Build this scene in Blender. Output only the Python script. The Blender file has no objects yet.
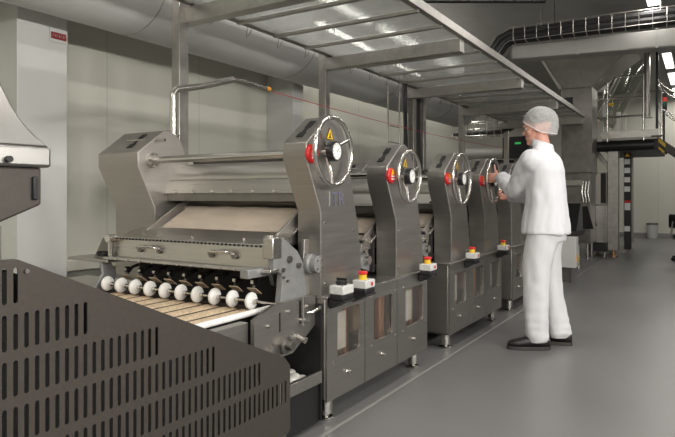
import bpy, bmesh, math, random
from math import sin, cos, pi, radians
from mathutils import Vector, Matrix, noise
random.seed(7)
SC = bpy.context.scene
COL = SC.collection
V = Vector

# ------------------------------------------------------------------ helpers
class MB:
    """collects shapes in one bmesh and links them as one mesh object"""
    def __init__(self): self.bm = bmesh.new()
    def _faces(self, vs, faces):
        bv = [self.bm.verts.new(v) for v in vs]
        for f in faces:
            try: self.bm.faces.new([bv[i] for i in f])
            except ValueError: pass
        return bv
    def box(self, x0, x1, y0, y1, z0, z1):
        vs = [(x, y, z) for x in (x0, x1) for y in (y0, y1) for z in (z0, z1)]
        self._faces(vs, [(0,1,3,2),(4,6,7,5),(0,4,5,1),(2,3,7,6),(0,2,6,4),(1,5,7,3)]); return self
    def obox(self, c, size, M=None):
        M = (M or Matrix.Identity(3)).to_3x3(); c = V(c)
        vs = [c + M @ V((sx*size[0]/2, sy*size[1]/2, sz*size[2]/2)) for sx in (-1,1) for sy in (-1,1) for sz in (-1,1)]
        self._faces(vs, [(0,1,3,2),(4,6,7,5),(0,4,5,1),(2,3,7,6),(0,2,6,4),(1,5,7,3)]); return self
    @staticmethod
    def _ax(axis, p, a):
        return {'x': (a, p[0], p[1]), 'y': (p[0], a, p[1]), 'z': (p[0], p[1], a)}[axis]
    def prism(self, pts, axis, a, b):
        n = len(pts)
        vs = [self._ax(axis, p, a) for p in pts] + [self._ax(axis, p, b) for p in pts]
        self._faces(vs, [tuple(range(n)), tuple(range(n, 2*n))] + [(i, (i+1) % n, n+(i+1) % n, n+i) for i in range(n)]); return self
    def plate(self, outer, holes, axis, a, b):
        """flat sheet with real holes, thickness a..b"""
        t = bmesh.new(); edges = []
        for loop in [outer] + holes:
            vs = [t.verts.new(self._ax(axis, p, a)) for p in loop]
            edges += [t.edges.new((vs[i], vs[(i+1) % len(vs)])) for i in range(len(vs))]
        bmesh.ops.triangle_fill(t, use_beauty=True, use_dissolve=False, edges=edges)
        g = bmesh.ops.extrude_face_region(t, geom=list(t.faces))
        d = V(self._ax(axis, (0, 0), b - a))
        bmesh.ops.translate(t, vec=d, verts=[e for e in g['geom'] if isinstance(e, bmesh.types.BMVert)])
        me = bpy.data.meshes.new('tmp'); t.to_mesh(me); t.free()
        self.bm.from_mesh(me); bpy.data.meshes.remove(me); return self
    def cyl(self, p0, p1, r, r2=None, n=20):
        return self.tube([p0, p1], [r, r if r2 is None else r2], n)
    def tube(self, pts, r, n=12, closed=False):
        pts = [V(p) for p in pts]; m = len(pts)
        rs = r if isinstance(r, (list, tuple)) else [r]*m
        def tan(i):
            if closed: return (pts[(i+1) % m] - pts[i-1]).normalized()
            a = pts[max(i-1, 0)]; b = pts[min(i+1, m-1)]
            d = b - a
            return d.normalized() if d.length > 1e-9 else V((0,0,1))
        t0 = tan(0); u = t0.orthogonal().normalized(); rings = []
        for i in range(m):
            t = tan(i); u = (u - t*u.dot(t)).normalized(); w = t.cross(u)
            rings.append([self.bm.verts.new(pts[i] + (u*cos(2*pi*k/n) + w*sin(2*pi*k/n))*rs[i]) for k in range(n)])
        for i in range(m if closed else m-1):
            A, B = rings[i], rings[(i+1) % m]
            for k in range(n): self.bm.faces.new((A[k], A[(k+1) % n], B[(k+1) % n], B[k]))
        if not closed:
            self.bm.faces.new(rings[0]); self.bm.faces.new(rings[-1])
        return self
    def lathe(self, p0, d, prof, n=24):
        d = V(d).normalized(); p0 = V(p0); pts = [p0 + d*t for t, _ in prof]
        u = d.orthogonal().normalized(); w = d.cross(u); rings = []
        for (t, r) in prof:
            rings.append([self.bm.verts.new(p0 + d*t + (u*cos(2*pi*k/n) + w*sin(2*pi*k/n))*max(r, 1e-5)) for k in range(n)])
        for A, B in zip(rings, rings[1:]):
            for k in range(n): self.bm.faces.new((A[k], A[(k+1) % n], B[(k+1) % n], B[k]))
        self.bm.faces.new(rings[0]); self.bm.faces.new(rings[-1]); return self
    def ell(self, c, r, M=None, nu=20, nv=14):
        M = (M or Matrix.Identity(3)).to_3x3(); c = V(c)
        if not isinstance(r, (tuple, list)): r = (r, r, r)
        rings = []
        for j in range(1, nv):
            a = pi*j/nv
            rings.append([self.bm.verts.new(c + M @ V((r[0]*sin(a)*cos(2*pi*k/nu), r[1]*sin(a)*sin(2*pi*k/nu), r[2]*cos(a)))) for k in range(nu)])
        top = self.bm.verts.new(c + M @ V((0,0,r[2]))); bot = self.bm.verts.new(c + M @ V((0,0,-r[2])))
        for A, B in zip(rings, rings[1:]):
            for k in range(nu): self.bm.faces.new((A[k], A[(k+1) % nu], B[(k+1) % nu], B[k]))
        for k in range(nu):
            self.bm.faces.new((top, rings[0][(k+1) % nu], rings[0][k])); self.bm.faces.new((bot, rings[-1][k], rings[-1][(k+1) % nu]))
        return self
    def torus(self, c, axis, R, r, n=48, m=12):
        c = V(c); d = V(axis).normalized(); u = d.orthogonal().normalized(); w = d.cross(u)
        return self.tube([c + (u*cos(2*pi*k/n) + w*sin(2*pi*k/n))*R for k in range(n)], r, m, closed=True)
    def rings(self, rs, cap=True):
        """rs: list of rings of points (equal counts)"""
        R = [[self.bm.verts.new(p) for p in ring] for ring in rs]; n = len(R[0])
        for A, B in zip(R, R[1:]):
            for k in range(n): self.bm.faces.new((A[k], A[(k+1) % n], B[(k+1) % n], B[k]))
        if cap: self.bm.faces.new(R[0]); self.bm.faces.new(R[-1])
        return self
    def build(self, name, mat, parent=None, bevel=0, smooth=True, loc=None, ang=35):
        bmesh.ops.recalc_face_normals(self.bm, faces=list(self.bm.faces))
        me = bpy.data.meshes.new(name); self.bm.to_mesh(me); self.bm.free()
        for m in (mat if isinstance(mat, (list, tuple)) else [mat]): me.materials.append(m)
        o = bpy.data.objects.new(name, me); COL.objects.link(o)
        if parent: o.parent = parent
        if loc: o.location = loc
        if smooth:
            me.shade_smooth(); me.set_sharp_from_angle(angle=radians(ang))
        if bevel:
            b = o.modifiers.new('bevel', 'BEVEL'); b.width = bevel; b.segments = 2
            b.limit_method = 'ANGLE'; b.angle_limit = radians(40); b.harden_normals = False
        return o

def build_each(mb, name, mat, parent, **kw):
    """every loose piece of mb becomes a part of its own"""
    bm = mb.bm; bm.verts.ensure_lookup_table(); seen = set(); out = []
    for v0 in bm.verts:
        if v0 in seen: continue
        st, isl = [v0], []
        seen.add(v0)
        while st:
            v = st.pop(); isl.append(v)
            for e in v.link_edges:
                o = e.other_vert(v)
                if o not in seen: seen.add(o); st.append(o)
        q = MB(); mp = {v: q.bm.verts.new(v.co) for v in isl}
        for f in {f for v in isl for f in v.link_faces}: q.bm.faces.new([mp[v] for v in f.verts])
        out.append(q.build(name, mat, parent, **kw))
    bm.free(); return out
def tag(o, label=None, cat=None, group=None, kind=None):
    if label: o['label'] = label
    if cat: o['category'] = cat
    if group: o['group'] = group
    if kind: o['kind'] = kind
    return o
def empty(name, loc=(0,0,0), label=None, cat=None, group=None, rz=0):
    o = bpy.data.objects.new(name, None); COL.objects.link(o); o.location = loc; o.rotation_euler.z = rz
    o.empty_display_size = .1
    return tag(o, label, cat, group)
def copy_tree(o, parent=None):
    c = o.copy(); COL.objects.link(c)
    if parent: c.parent = parent
    for ch in o.children: copy_tree(ch, c)
    return c
def rot(axis, deg): return Matrix.Rotation(radians(deg), 3, axis)

# ------------------------------------------------------------------ materials
def mat(name, color, rough=.5, metal=0., bump=0., scale=(20,20,20), var=0., rvar=0., spec=None, trans=0, ior=None, alpha=None, emit=None, estr=0, coat=0, obj=True):
    m = bpy.data.materials.new(name); m.use_nodes = True
    nt = m.node_tree; N = nt.nodes; L = nt.links; b = N['Principled BSDF']
    b.inputs['Base Color'].default_value = (*color, 1); b.inputs['Roughness'].default_value = rough
    b.inputs['Metallic'].default_value = metal
    if spec is not None: b.inputs['Specular IOR Level'].default_value = spec
    if trans: b.inputs['Transmission Weight'].default_value = trans
    if ior: b.inputs['IOR'].default_value = ior
    if alpha is not None: b.inputs['Alpha'].default_value = alpha
    if coat: b.inputs['Coat Weight'].default_value = coat
    if emit: b.inputs['Emission Color'].default_value = (*emit, 1); b.inputs['Emission Strength'].default_value = estr
    if bump or var or rvar:
        tc = N.new('ShaderNodeTexCoord'); mp = N.new('ShaderNodeMapping'); nz = N.new('ShaderNodeTexNoise')
        mp.inputs['Scale'].default_value = scale; nz.inputs['Scale'].default_value = 1; nz.inputs['Detail'].default_value = 5
        L.new(tc.outputs['Object'], mp.inputs['Vector']); L.new(mp.outputs['Vector'], nz.inputs['Vector'])
        if bump:
            bp = N.new('ShaderNodeBump'); bp.inputs['Strength'].default_value = bump; bp.inputs['Distance'].default_value = .01
            L.new(nz.outputs['Fac'], bp.inputs['Height']); L.new(bp.outputs['Normal'], b.inputs['Normal'])
        if var:
            r = N.new('ShaderNodeValToRGB'); r.color_ramp.elements[0].position = .3; r.color_ramp.elements[1].position = .7
            r.color_ramp.elements[0].color = (*[c*(1-var) for c in color], 1); r.color_ramp.elements[1].color = (*[min(1, c*(1+var)) for c in color], 1)
            L.new(nz.outputs['Fac'], r.inputs['Fac']); L.new(r.outputs['Color'], b.inputs['Base Color'])
        if rvar:
            r = N.new('ShaderNodeMapRange'); r.inputs['To Min'].default_value = max(.02, rough-rvar); r.inputs['To Max'].default_value = rough+rvar
            L.new(nz.outputs['Fac'], r.inputs['Value']); L.new(r.outputs['Result'], b.inputs['Roughness'])
    return m

M = {}
M['steel'] = mat('brushed_steel', (.46,.435,.405), .5, 1, .03, (3,3,160), .06, .08)
M['steel_h'] = mat('brushed_steel_across', (.55,.53,.50), .30, 1, .03, (2,160,160), .06, .08)
M['steel_side'] = mat('brushed_steel_cover', (.415,.395,.37), .44, 1, .03, (4,4,120), .07, .08)
M['steel_dark'] = mat('dull_steel', (.25,.237,.22), .42, 1, .04, (9,9,9), .12, .1)
M['hopper_steel'] = mat('hopper_steel', (.36,.35,.335), .38, 1, 0, (5,5,5), .05, .05)
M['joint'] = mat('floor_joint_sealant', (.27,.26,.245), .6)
M['chrome'] = mat('polished_steel', (.62,.60,.57), .2, 1, 0, (8,8,8), 0, .05)
M['roller'] = mat('ground_roller_steel', (.55,.53,.50), .33, 1, .02, (2,90,90), .05, .06)
M['casting'] = mat('grey_painted_casting', (.27,.272,.268), .42, .3, .05, (30,30,30), .08)
M['guard'] = mat('taupe_painted_steel', (.066,.057,.049), .5, .35, .03, (60,60,60), .08)
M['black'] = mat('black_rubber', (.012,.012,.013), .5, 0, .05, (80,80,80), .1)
M['black_gloss'] = mat('black_plastic', (.015,.015,.016), .3)
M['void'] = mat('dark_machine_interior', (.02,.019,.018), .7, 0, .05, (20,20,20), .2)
M['white_plastic'] = mat('white_nylon', (.83,.82,.79), .38, 0, .02, (30,30,30), .04)
M['box_grey'] = mat('light_grey_plastic', (.60,.60,.58), .42, 0, .02, (50,50,50), .05)
M['red'] = mat('red_plastic', (.62,.02,.02), .32, 0, 0)
M['yellow'] = mat('yellow_plastic', (.85,.52,.03), .38)
M['label_white'] = mat('white_print', (.8,.8,.78), .5)
M['blue_print'] = mat('faded_blue_print', (.20,.20,.28), .5, .4)
M['pale_print'] = mat('pale_grey_print', (.42,.42,.43), .45, .5)
M['orange_tip'] = mat('orange_plastic', (.8,.33,.02), .4)
M['cable'] = mat('black_cable', (.015,.015,.015), .55)
M['red_cord'] = mat('red_cord', (.45,.04,.04), .5)
M['duct'] = mat('grey_fabric_duct', (.62,.62,.61), .75, 0, .06, (6,1.2,6), .05)
M['white_duct'] = mat('white_sheet_duct', (.36,.35,.33), .5, 0, .03, (6,6,6), .05)
M['galv'] = mat('galvanised_steel', (.46,.44,.41), .38, .9, .03, (14,14,14), .12, .1)
M['pillar'] = mat('white_pillar_cladding', (.60,.60,.58), .45, 0, .02, (2,2,2), .03)
M['ceiling'] = mat('grey_ceiling_panel', (.36,.355,.34), .8, 0, .03, (3,3,3), .05)
M['kerb'] = mat('cream_kerb', (.68,.66,.57), .5, 0, .02, (5,5,5), .04)
M['blue_panel'] = mat('blue_grey_panel', (.12,.14,.18), .45, .1, .02, (9,9,9), .06)
M['skin'] = mat('skin', (.66,.34,.26), .48, 0, .02, (60,60,60), .10)
M['hair'] = mat('dark_cropped_hair', (.06,.045,.035), .6, 0, .4, (220,220,220), .3)
M['coat'] = mat('white_cotton', (.75,.75,.78), .85, 0, .10, (34,34,9), .015)
M['trousers'] = mat('white_trouser_cloth', (.70,.695,.71), .85, 0, .12, (26,26,7), .02)
M['shoe'] = mat('black_leather', (.014,.013,.013), .38, 0, .08, (70,70,70), .1)
M['sole'] = mat('dark_rubber_sole', (.045,.04,.038), .6)
M['eye'] = mat('eye_white', (.7,.68,.66), .2)
M['iris'] = mat('dark_iris', (.05,.03,.02), .2)
M['lip'] = mat('lip', (.45,.16,.13), .45)
M['belt'] = mat('brown_conveyor_belt', (.05,.035,.025), .7, 0, .04, (40,40,40), .08)
M['tan'] = mat('tan_flap', (.46,.36,.25), .6)
M['copper'] = mat('copper_pipe', (.55,.30,.18), .38, .85, .02, (20,20,20), .1)
M['inner_panel'] = mat('pale_inner_panel', (.70,.68,.64), .5, .2, .02, (20,20,20), .05)
M['beige_inner'] = mat('tan_inner', (.42,.31,.22), .6, 0, .04, (14,14,14), .2)
M['red_sign'] = mat('dark_red_sign', (.22,.018,.025), .5)
M['sign_print'] = mat('sign_print', (.45,.30,.29), .5)
M['green_led'] = mat('green_lamp', (.02,.3,.08), .3, emit=(.08,.9,.2), estr=.7)
M['green_lens'] = mat('green_lens', (.02,.12,.07), .3)
M['red_led'] = mat('red_lamp', (.4,.02,.02), .3, emit=(1,.06,.03), estr=.8)
M['tube_light'] = mat('lamp_diffuser', (.9,.9,.9), .4, emit=(1,.97,.92), estr=9)
M['lamp_body'] = mat('white_lamp_body', (.6,.6,.58), .5)

def glass(name, tint, rough, a):
    m = bpy.data.materials.new(name); m.use_nodes = True; nt = m.node_tree; N = nt.nodes; L = nt.links
    N.remove(N['Principled BSDF']); out = N['Material Output']
    t = N.new('ShaderNodeBsdfTransparent'); t.inputs[0].default_value = (*tint, 1)
    g = N.new('ShaderNodeBsdfGlossy'); g.inputs['Roughness'].default_value = rough; g.inputs['Color'].default_value = (.9,.9,.9,1)
    mx = N.new('ShaderNodeMixShader'); lw = N.new('ShaderNodeLayerWeight'); fr = N.new('ShaderNodeMath'); fr.operation = 'POWER'; fr.inputs[1].default_value = 4; L.new(lw.outputs['Facing'], fr.inputs[0])
    ad = N.new('ShaderNodeMath'); ad.operation = 'ADD'; ad.inputs[1].default_value = a; ad.use_clamp = True
    L.new(fr.outputs[0], ad.inputs[0]); L.new(ad.outputs[0], mx.inputs[0])
    L.new(t.outputs[0], mx.inputs[1]); L.new(g.outputs[0], mx.inputs[2]); L.new(mx.outputs[0], out.inputs['Surface'])
    return m
M['pane'] = glass('door_window_pane', (.92,.91,.89), .15, .08)
M['film'] = glass('clear_film', (.80,.82,.78), .12, .12)

def canopy_mat():
    m = mat('canopy_sheet', (.66,.66,.64), .22, .9, .10, (2.2,5,5), .06, .08); nt = m.node_tree; N = nt.nodes; L = nt.links
    b = N['Principled BSDF']; out = N['Material Output']
    tl = N.new('ShaderNodeBsdfTranslucent'); tl.inputs[0].default_value = (.86,.87,.86,1)
    tp = N.new('ShaderNodeBsdfTransparent'); tp.inputs[0].default_value = (.85,.86,.85,1)
    a = N.new('ShaderNodeMixShader'); a.inputs[0].default_value = .50; L.new(tl.outputs[0], a.inputs[1]); L.new(tp.outputs[0], a.inputs[2])
    rf = N.new('ShaderNodeBsdfRefraction'); rf.inputs['Roughness'].default_value = .16; rf.inputs['IOR'].default_value = 1.04; rf.inputs[0].default_value = (.85,.86,.85,1)
    a2 = N.new('ShaderNodeMixShader'); a2.inputs[0].default_value = .55; L.new(a.outputs[0], a2.inputs[1]); L.new(rf.outputs[0], a2.inputs[2])
    c = N.new('ShaderNodeMixShader'); c.inputs[0].default_value = .45; L.new(a2.outputs[0], c.inputs[1]); L.new(b.outputs[0], c.inputs[2])
    L.new(c.outputs[0], out.inputs['Surface'])
    return m
M['canopy'] = canopy_mat()

def net_mat():
    m = bpy.data.materials.new('hair_net_gauze'); m.use_nodes = True; nt = m.node_tree; N = nt.nodes; L = nt.links
    b = N['Principled BSDF']; b.inputs['Base Color'].default_value = (.85,.86,.86,1); b.inputs['Roughness'].default_value = .8
    out = N['Material Output']; t = N.new('ShaderNodeBsdfTransparent'); mx = N.new('ShaderNodeMixShader')
    tc = N.new('ShaderNodeTexCoord'); nz = N.new('ShaderNodeTexNoise'); nz.inputs['Scale'].default_value = 190; nz.inputs['Detail'].default_value = 3
    mr = N.new('ShaderNodeMapRange'); mr.inputs['From Min'].default_value = .3; mr.inputs['From Max'].default_value = .7
    mr.inputs['To Min'].default_value = .20; mr.inputs['To Max'].default_value = .52
    L.new(tc.outputs['Object'], nz.inputs['Vector']); L.new(nz.outputs['Fac'], mr.inputs['Value']); L.new(mr.outputs[0], mx.inputs[0])
    L.new(t.outputs[0], mx.inputs[1]); L.new(b.outputs[0], mx.inputs[2]); L.new(mx.outputs[0], out.inputs['Surface'])
    return m
M['net'] = net_mat()

def wall_mat():
    """insulated cream wall panels: narrow dark joints every 1.15 m and faint ribs"""
    m = mat('cream_wall_panel', (.60,.595,.51), .42, 0, 0); nt = m.node_tree; N = nt.nodes; L = nt.links; b = N['Principled BSDF']
    tc = N.new('ShaderNodeTexCoord'); sp = N.new('ShaderNodeSeparateXYZ'); L.new(tc.outputs['Object'], sp.inputs[0])
    ad = N.new('ShaderNodeMath'); ad.operation = 'ADD'; L.new(sp.outputs['X'], ad.inputs[0]); L.new(sp.outputs['Y'], ad.inputs[1])
    md = N.new('ShaderNodeMath'); md.operation = 'PINGPONG'; md.inputs[1].default_value = .575; L.new(ad.outputs[0], md.inputs[0])
    lt = N.new('ShaderNodeMath'); lt.operation = 'LESS_THAN'; lt.inputs[1].default_value = .007; L.new(md.outputs[0], lt.inputs[0])
    mx = N.new('ShaderNodeMix'); mx.data_type = 'RGBA'; mx.inputs[6].default_value = (.64,.635,.56,1); mx.inputs[7].default_value = (.54,.535,.47,1)
    L.new(lt.outputs[0], mx.inputs[0]); L.new(mx.outputs[2], b.inputs['Base Color'])
    wv = N.new('ShaderNodeMath'); wv.operation = 'SINE'; sc = N.new('ShaderNodeMath'); sc.operation = 'MULTIPLY'; sc.inputs[1].default_value = 60
    L.new(ad.outputs[0], sc.inputs[0]); L.new(sc.outputs[0], wv.inputs[0])
    bp = N.new('ShaderNodeBump'); bp.inputs['Strength'].default_value = .08; bp.inputs['Distance'].default_value = .004
    L.new(wv.outputs[0], bp.inputs['Height']); L.new(bp.outputs[0], b.inputs['Normal'])
    return m
M['wall'] = wall_mat()

def floor_mat():
    m = mat('grey_resin_floor', (.215,.207,.195), .34, 0, .02, (55,55,55), .05, .06)
    nt = m.node_tree; N = nt.nodes; L = nt.links; b = N['Principled BSDF']
    tc = N.new('ShaderNodeTexCoord'); n1 = N.new('ShaderNodeTexNoise'); n1.inputs['Scale'].default_value = .9; n1.inputs['Detail'].default_value = 6
    n2 = N.new('ShaderNodeTexNoise'); n2.inputs['Scale'].default_value = 160
    L.new(tc.outputs['Object'], n1.inputs['Vector']); L.new(tc.outputs['Object'], n2.inputs['Vector'])
    r = N.new('ShaderNodeValToRGB'); r.color_ramp.elements[0].position = .3; r.color_ramp.elements[0].color = (.150,.143,.135,1)
    r.color_ramp.elements[1].position = .7; r.color_ramp.elements[1].color = (.190,.182,.172,1)
    L.new(n1.outputs['Fac'], r.inputs['Fac'])
    mx = N.new('ShaderNodeMix'); mx.data_type = 'RGBA'; mx.blend_type = 'MULTIPLY'; mx.inputs[0].default_value = .35
    L.new(r.outputs['Color'], mx.inputs[6]); L.new(n2.outputs['Color'], mx.inputs[7])
    hs = N.new('ShaderNodeHueSaturation'); hs.inputs['Saturation'].default_value = .25; hs.inputs['Value'].default_value = 1.2
    L.new(mx.outputs[2], hs.inputs['Color']); L.new(hs.outputs[0], b.inputs['Base Color'])
    rr = N.new('ShaderNodeMapRange'); rr.inputs['To Min'].default_value = .28; rr.inputs['To Max'].default_value = .46
    L.new(n1.outputs['Fac'], rr.inputs['Value']); L.new(rr.outputs[0], b.inputs['Roughness'])
    return m
M['floor'] = floor_mat()
M['grey_wall'] = mat('grey_wall_panel', (.22,.22,.21), .6, 0, .02, (4,4,4), .05)

def dough_mat(name, c, sc):
    m = mat(name, c, .75, 0, .5, (sc,sc*.6,sc), .30); return m
M['dough'] = dough_mat('speckled_dough', (.72,.56,.38), 110)
M['sheet'] = mat('smooth_dough_sheet', (.50,.42,.34), .6, 0, .03, (6,14,14), .08)

def hazard_mat():
    m = mat('hazard_stripes', (.8,.55,.03), .5); nt = m.node_tree; N = nt.nodes; L = nt.links
    tc = N.new('ShaderNodeTexCoord'); wv = N.new('ShaderNodeTexWave'); wv.bands_direction = 'DIAGONAL'; wv.inputs['Scale'].default_value = 4
    r = N.new('ShaderNodeValToRGB'); r.color_ramp.interpolation = 'CONSTANT'; r.color_ramp.elements[0].color = (.02,.02,.02,1)
    r.color_ramp.elements[1].position = .5; r.color_ramp.elements[1].color = (.75,.5,.03,1)
    L.new(tc.outputs['Object'], wv.inputs['Vector']); L.new(wv.outputs['Fac'], r.inputs['Fac']); L.new(r.outputs[0], N['Principled BSDF'].inputs['Base Color'])
    return m
M['hazard'] = hazard_mat()

# ------------------------------------------------------------------ setting
XW, YB, ZC, XR, YN = -4.6, 18.3, 4.0, 3.4, -4.0     # left wall, back wall, ceiling, right wall, near wall
def struct(name, mb, m, bevel=0): return tag(mb.build(name, m, None, bevel), kind='structure')
struct('floor', MB().box(XW-.2, XR+.2, YN-.2, YB+.2, -.1, 0), M['floor'])
struct('ceiling', MB().box(XW-.2, XR+.2, YN-.2, YB+.2, ZC, ZC+.1), M['ceiling'])
struct('wall_left', MB().box(XW-.2, XW, YN-.2, YB+.2, 0, ZC), M['wall'])
struct('wall_back', MB().box(XW, XR, YB, YB+.2, 0, ZC), M['wall'])
struct('wall_right', MB().box(XR, XR+.2, YN-.2, YB+.2, 0, ZC), M['grey_wall'])
struct('wall_near', MB().box(XW, XR, YN-.2, YN, 0, ZC), M['wall'])
struct('baseboard_back', MB().box(XW, XR, YB-.02, YB, 0, .12), M['casting'], .004)
struct('trim_1', MB().box(XW, XW+.10, YN, YB, .50, .60), M['kerb'], .01)
struct('baseboard_left', MB().box(XW, XW+.04, YN, YB, 0, .16), M['casting'], .004)
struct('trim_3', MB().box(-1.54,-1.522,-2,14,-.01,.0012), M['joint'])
struct('column_1', MB().box(XW, XW+.34, 2.43, 2.83, 0, ZC), M['pillar'], .006)
struct('column_2', MB().box(XW, XW+.40, 5.76, 5.97, 0, ZC), M['pillar'], .006)

# ------------------------------------------------------------------ sheeting stations
def outline(w, dz, mir=False):
    p = [(0,1.391),(0,1.31),(.125,1.06),(.125,.64),(w,.64),(w-.005,.80),(w-.035,.97),(w-.08,1.12),(w-.11,1.22),(w-.14,1.33),(w-.165,1.42),(w-.20,1.48),(w-.245,1.52),(w-.29,1.54),(.19,1.531)]
    return [(y, z + (dz if z > .7 else 0)) for y, z in p]

def slot_on_slope(mb, xc, dz, s=1, thick=.004):
    # dark elongated opening lying on the sloped top face (from (0,1.391) to (.19,1.531))
    a = V((0,1.391+dz)); b = V((.19,1.531+dz)); d = (b-a); n = V((-d.y, d.x)).normalized()
    for t0, t1, hw in ((.22,.40,.020*s), (.36,.66,.010*s), (.60,.86,.018*s)):
        p0 = a + d*t0; p1 = a + d*t1
        c = (p0+p1)/2 + n*thick*.5; L_ = (p1-p0).length
        ang = math.atan2(d.y, d.x)
        mb.obox((xc, c.x, c.y), (hw*2, L_, thick), Matrix.Rotation(ang, 3, 'X'))

def make_station(w, dz, R, first=False):
    root = empty('dough_sheeting_station')
    zc = 1.355 + dz + (0 if first else -.018)
    # right hand cover with hand wheel side
    rt = MB().prism(outline(w, dz), 'x', -1.74, -1.60).build('side_tower', M['steel_side'], root, .004)
    mb = MB()
    for y, z in ((.16,.70),(.16,1.0+dz),(w-.07,.70),(w-.09,.95)): mb.cyl((-1.601,y,z), (-1.595,y,z), .005, n=8)
    build_each(mb, 'cover_screw', M['chrome'], rt)
    mb = MB(); slot_on_slope(mb, -1.67, dz); mb.build('slot', M['black'], rt)
    # left hand drive cover, thicker
    lt = MB().prism(outline(w, dz), 'x', -3.15, -2.79).build('drive_tower', M['steel'], root, .004)
    mb = MB(); slot_on_slope(mb, -2.92, dz, 1.2); mb.build('slot', M['black'], lt)
    mb = MB().cyl((-3.0,.10,1.475+dz), (-2.72,.14,1.468+dz), .009).cyl((-2.93,.112,1.455+dz), (-2.93,.112,1.48+dz), .008)
    mb.build('adjuster_rod', M['chrome'], lt)
    # hand wheel standing off the cover
    yc = w/2 - .07
    if first: yc = .158
    hw = MB().torus((-1.545,yc,zc), (1,0,0), R-.012, .0125).build('hand_wheel', M['chrome'], root)
    for k in range(3):
        a = radians(25 + 120*k)
        MB().tube([(-1.585,yc+.03*cos(a),zc+.03*sin(a)), (-1.56,yc+.5*R*cos(a),zc+.5*R*sin(a)), (-1.545,yc+(R-.015)*cos(a),zc+(R-.015)*sin(a))], .0085).build('spoke', M['chrome'], hw)
    MB().cyl((-1.60,yc,zc), (-1.565,yc,zc), .025).build('hub', M['chrome'], hw)
    g = MB().lathe((-1.565,yc,zc), (1,0,0), [(0,.042),(.004,.050),(.034,.050),(.040,.046),(.040,.041),(.036,.041)], 32).build('gauge', M['black_gloss'], hw)
    # white dial with its tick marks
    MB().cyl((-1.5285,yc,zc), (-1.5245,yc,zc), .041, n=32).build('dial', M['label_white'], g) if False else None
    dl = MB().cyl((-1.529,yc,zc), (-1.5265,yc,zc), .041, n=32)
    dl.build('gauge_dial', M['label_white'], hw)
    tk = MB()
    for k in range(12):
        a = 2*pi*k/12
        tk.obox((-1.526,yc+.033*cos(a),zc+.033*sin(a)), (.001,.008,.0022), Matrix.Rotation(a, 3, 'X'))
    tk.obox((-1.5255,yc+.008,zc+.006), (.001,.03,.002), Matrix.Rotation(.7, 3, 'X'))
    tk.build('gauge_marks', M['black_gloss'], hw)
    # yellow triangular warning label inside the wheel
    ty, tz, ts = yc+.045, zc+R*.50, .038
    tri = [(ty-ts*.9, tz-ts*.7), (ty+ts*.9, tz-ts*.7), (ty, tz+ts*.95)]
    wl = MB().prism(tri, 'x', -1.60, -1.597).build('warning_label', M['black_gloss'], root)
    cy, cz = ty, tz-ts*.15
    tri2 = [(cy+(y-cy)*.84, cz+(z-cz)*.84) for y, z in tri]
    MB().prism(tri2, 'x', -1.597, -1.596).build('label_face', M['yellow'], wl)
    MB().obox((-1.5955,cy,cz+.004), (.001,.010,.020)).obox((-1.5955,cy-.006,cz-.009), (.001,.010,.007), Matrix.Rotation(.6,3,'X')).obox((-1.5955,cy+.006,cz-.009), (.001,.010,.007), Matrix.Rotation(-.6,3,'X')).build('label_symbol', M['black_gloss'], wl)
    # red stop button with yellow tag near the front edge
    by, bz = .035, 1.337+dz
    sb = MB().lathe((-1.60,by,bz), (1,0,0), [(0,.046),(.012,.046),(.020,.040),(.022,.012),(.022,0)], 28).build('stop_button', M['red'], root)
    MB().prism([(by-.022,bz+.006),(by+.022,bz+.006),(by,bz+.040)], 'x', -1.579, -1.577).build('stop_tag', M['yellow'], sb)
    mb = MB()
    for k, (dy, dzz) in enumerate(((0,-.004),(0,-.020))):
        for q in range(4): mb.obox((-1.577,by-.018+.012*q,bz+dzz), (.0015,.007,.009))
    mb.build('stop_print', M['label_white'], sb)
    # tie bar across, with its flange
    tb = MB().cyl((-2.79,.10,1.348+dz), (-1.74,.10,1.348+dz), .021).build('tie_bar', M['chrome'], root)
    MB().cyl((-2.79,.10,1.348+dz), (-2.765,.10,1.348+dz), .045).cyl((-2.765,.10,1.348+dz), (-2.735,.10,1.348+dz), .028).build('flange', M['steel_h'], tb)
    mb = MB()
    for k in range(6):
        a = 2*pi*k/6; mb.cyl((-2.766,.10+.035*cos(a),1.348+dz+.035*sin(a)), (-2.759,.10+.035*cos(a),1.348+dz+.035*sin(a)), .006, n=8)
    build_each(mb, 'flange_bolt', M['steel_dark'], tb)
    # rollers and cross members
    MB().cyl((-2.80,.34,1.235+dz), (-1.73,.34,1.235+dz), .095, n=40).build('upper_roller', M['roller'], root)
    MB().cyl((-2.80,.36,1.03+dz), (-1.73,.36,1.03+dz), .085, n=40).build('lower_roller', M['roller'], root)
    cp = MB().prism([(.205,1.150+dz),(.225,1.150+dz),(.235,1.215+dz),(.28,1.24+dz),(.275,1.245+dz),(.222,1.225+dz)], 'x', -2.80, -1.74).build('cross_plate', M['steel_h'], root, .002)
    mb = MB()
    for k in range(7): mb.cyl((-2.70+.15*k,.205,1.163+dz), (-2.70+.15*k,.197,1.163+dz), .008, n=10)
    build_each(mb, 'plate_bolt', M['chrome'], cp)
    MB().box(-2.80,-1.74,.22,.24,1.105+dz,1.150+dz).build('scraper_holder', M['steel_dark'], root, .002)
    MB().prism([(.44,1.20+dz),(w-.05,1.20+dz),(w-.10,1.36+dz),(.47,1.365+dz)], 'x', -2.79, -1.74).build('rear_cover', M['steel_dark'], root, .004)
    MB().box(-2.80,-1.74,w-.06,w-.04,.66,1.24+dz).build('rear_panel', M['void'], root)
    # sloping infeed chute plate with cheeks that carries the dough sheet
    z0, z1 = .935+dz, 1.085+dz
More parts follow.
